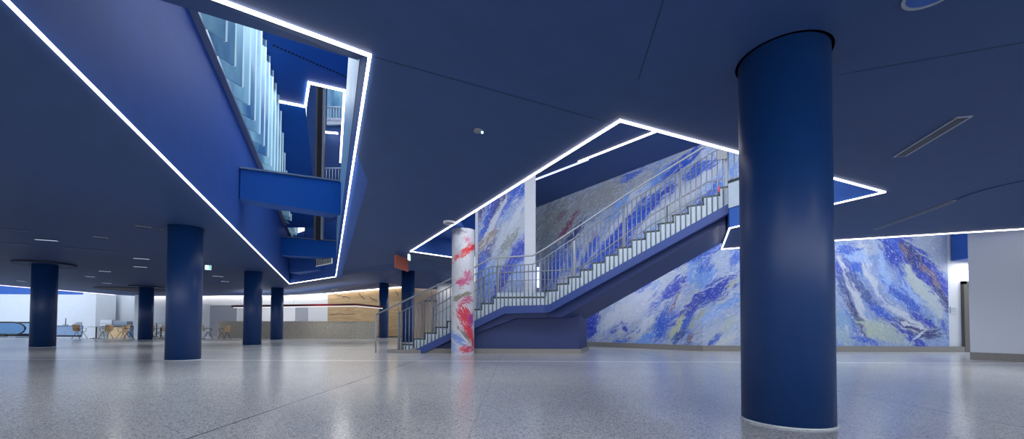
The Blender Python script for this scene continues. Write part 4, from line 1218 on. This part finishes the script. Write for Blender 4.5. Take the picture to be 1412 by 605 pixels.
# ------------------------------------------------------------------ escalator top at far left
es = thing('escalator', 'escalator end with clear glass side and black loop handrail at the far left', 'escalator', (-32,25.9,0))
for y_ in (25.9, 27.1):
    pts = [(-42,y_,1.0), (-31.6,y_,1.0)]
    for i in range(1,13):
        a = pi/2-pi*i/13
        pts.append((-31.6+.85*cos(a), y_, .60+.40*sin(a)))
    pts += [(-31.9,y_,.2), (-32.4,y_,.12)]
    MB().tube(pts, .045, 8).build('handrail', M['rubber'], es)
    gl = MB(); g_ = [(p[0], p[2]) for p in pts[1:-2]]
    ring_ = [(-42,.2),(-42,.97)]+[(x,z-.02 if z > .6 else z+.02) for x,z in g_]+[(-31.9,.2)]
    gl.hexa([(x,y_-.006,z) for x,z in ring_], [(x,y_+.006,z) for x,z in ring_]).build('glass_side', M['glass'], es)
MB().box(-42,-31.3,25.86,27.14,0,.10).build('base_plate', M['alu'], es)
MB().box(-42,-31.9,25.84,25.96,.1,.26).box(-42,-31.9,27.04,27.16,.1,.26).build('skirt', M['rubber'], es)

# ------------------------------------------------------------------ lights
def area(name, loc, rot, sx, sy, e, c=(1,1,1)):
    l = bpy.data.lights.new(name, 'AREA'); l.shape = 'RECTANGLE'; l.size = sx; l.size_y = sy; l.energy = e; l.color = c
    o = bpy.data.objects.new(name, l); col.objects.link(o); o.location = loc; o.rotation_euler = rot
    return o
area('fill_lamp', (1,-6,1.6), (radians(92),0,0), 30, 3.0, 380, (1,.97,.93))
area('fill_lamp_low', (0,-5.5,.3), (radians(140),0,0), 30, 3.0, 300, (1,.97,.93))
area('mural_fill', (7.5,5.2,5.5), (radians(86),0,0), 13, 2.2, 520, (.97,.98,1))  # unseen area light added above the slab to brighten the mural
area('mural_fill', (-1.6,7.4,5.1), (radians(88),0,radians(-20)), 2.2, 1.6, 260, (.97,.98,1))  # second added fill, turned towards the angled mural wall
area('mural_fill_low', (9.5,11.6,3.3), (radians(50),0,0), 9, .5, 70, (.97,.98,1))  # added fill above the ceiling edge for the lower mural
area('mural_fill_stair', (3.3,13.5,2.55), (radians(85),0,radians(-38)), 2.2, .3, 45, (.97,.98,1))  # added light behind the soffit, brightens the angled mural wall
area('ceiling_glow_fill', (-14,27.1,2.4), (pi,0,-.09), 9, .2, 60, (.9,.95,1))  # added light for the blue glow on the ceiling, not a canopy fitting
area('atrium_fill', (-5.5,9,8.4), (0,0,0), 4, 9, 420, (.85,.93,1))  # added area light standing in for daylight from above
area('atrium_fill_top', (-7,16,14), (0,0,0), 5, 7, 350, (.80,.90,1))  # same daylight stand-in, added under the topmost ceiling
area('cafe_fill', (-36,27,4.8), (radians(38),0,0), 10, 3, 170, (.62,.78,1))  # added area light brightening the cafe wall
area('counter_fill', (-14,29.4,2.9), (radians(25),0,0), 12, .4, 110, (1,.97,.92))  # added area light brightening the wall behind the counter
area('lobby_lamp', (15.7,13.6,3.08), (0,0,0), .8, .4, 24, (1,.95,.88))
area('pier_lamp', (-3.6,24.8,3.2), (radians(25),0,0), 1.6, .2, 6, (1,.9,.8))
area('side_fill', (20,-2,1.6), (radians(90),0,radians(70)), 10, 3, 260, (1,.98,.95))
def spot(x, y, e, z=2.98):  # added spots that brighten the floor, not tied to any ceiling fitting
    l = bpy.data.lights.new('floor_fill_spot', 'SPOT'); l.energy = e; l.spot_size = radians(165); l.spot_blend = 1.; l.shadow_soft_size = .06; l.color = (1,.97,.93)
    o = bpy.data.objects.new('floor_fill_spot', l); col.objects.link(o); o.location = (x, y, z)
for x, y in ((4.5,.5),(-.2,.5),(-5,.5),(8.5,3.5),(9,6.5),(-5.5,5.5),(-.6,6.2),(-10,6),(-15,9),(-12,12.5),(-4.2,10.5),(-5.8,14.2),(-17,18.5),(-21,14),(-24,19),(-14,21),(-8.5,24.5),(-23,27),(-18,29),(-4.5,17.5),(8,9.3),(-26,12),(-12.5,26)):
    spot(x, y, 125)

w = bpy.data.worlds.new('World'); bpy.context.scene.world = w; w.use_nodes = True
w.node_tree.nodes['Background'].inputs['Color'].default_value = (.85,.92,1,1)
w.node_tree.nodes['Background'].inputs['Strength'].default_value = 1.6

# ------------------------------------------------------------------ camera
cd = bpy.data.cameras.new('camera'); cam = bpy.data.objects.new('camera', cd); col.objects.link(cam)
cd.sensor_width = 36; cd.lens = 565/1412*36; cd.shift_y = (438.24-302.5)/1412
cd.clip_start = .05; cd.clip_end = 200
cam.matrix_world = Matrix.Translation((0,0,.76)) @ Matrix.Rotation(radians(90)+.0245, 4, 'X') @ Matrix.Rotation(.0040, 4, 'Z')
bpy.context.scene.camera = cam
vs = bpy.context.scene.view_settings
vs.view_transform = 'Standard'; vs.look = 'None'; vs.exposure = 0; vs.gamma = 1

for o in list(bpy.data.objects):
    if '_o' in o.keys(): del o['_o']
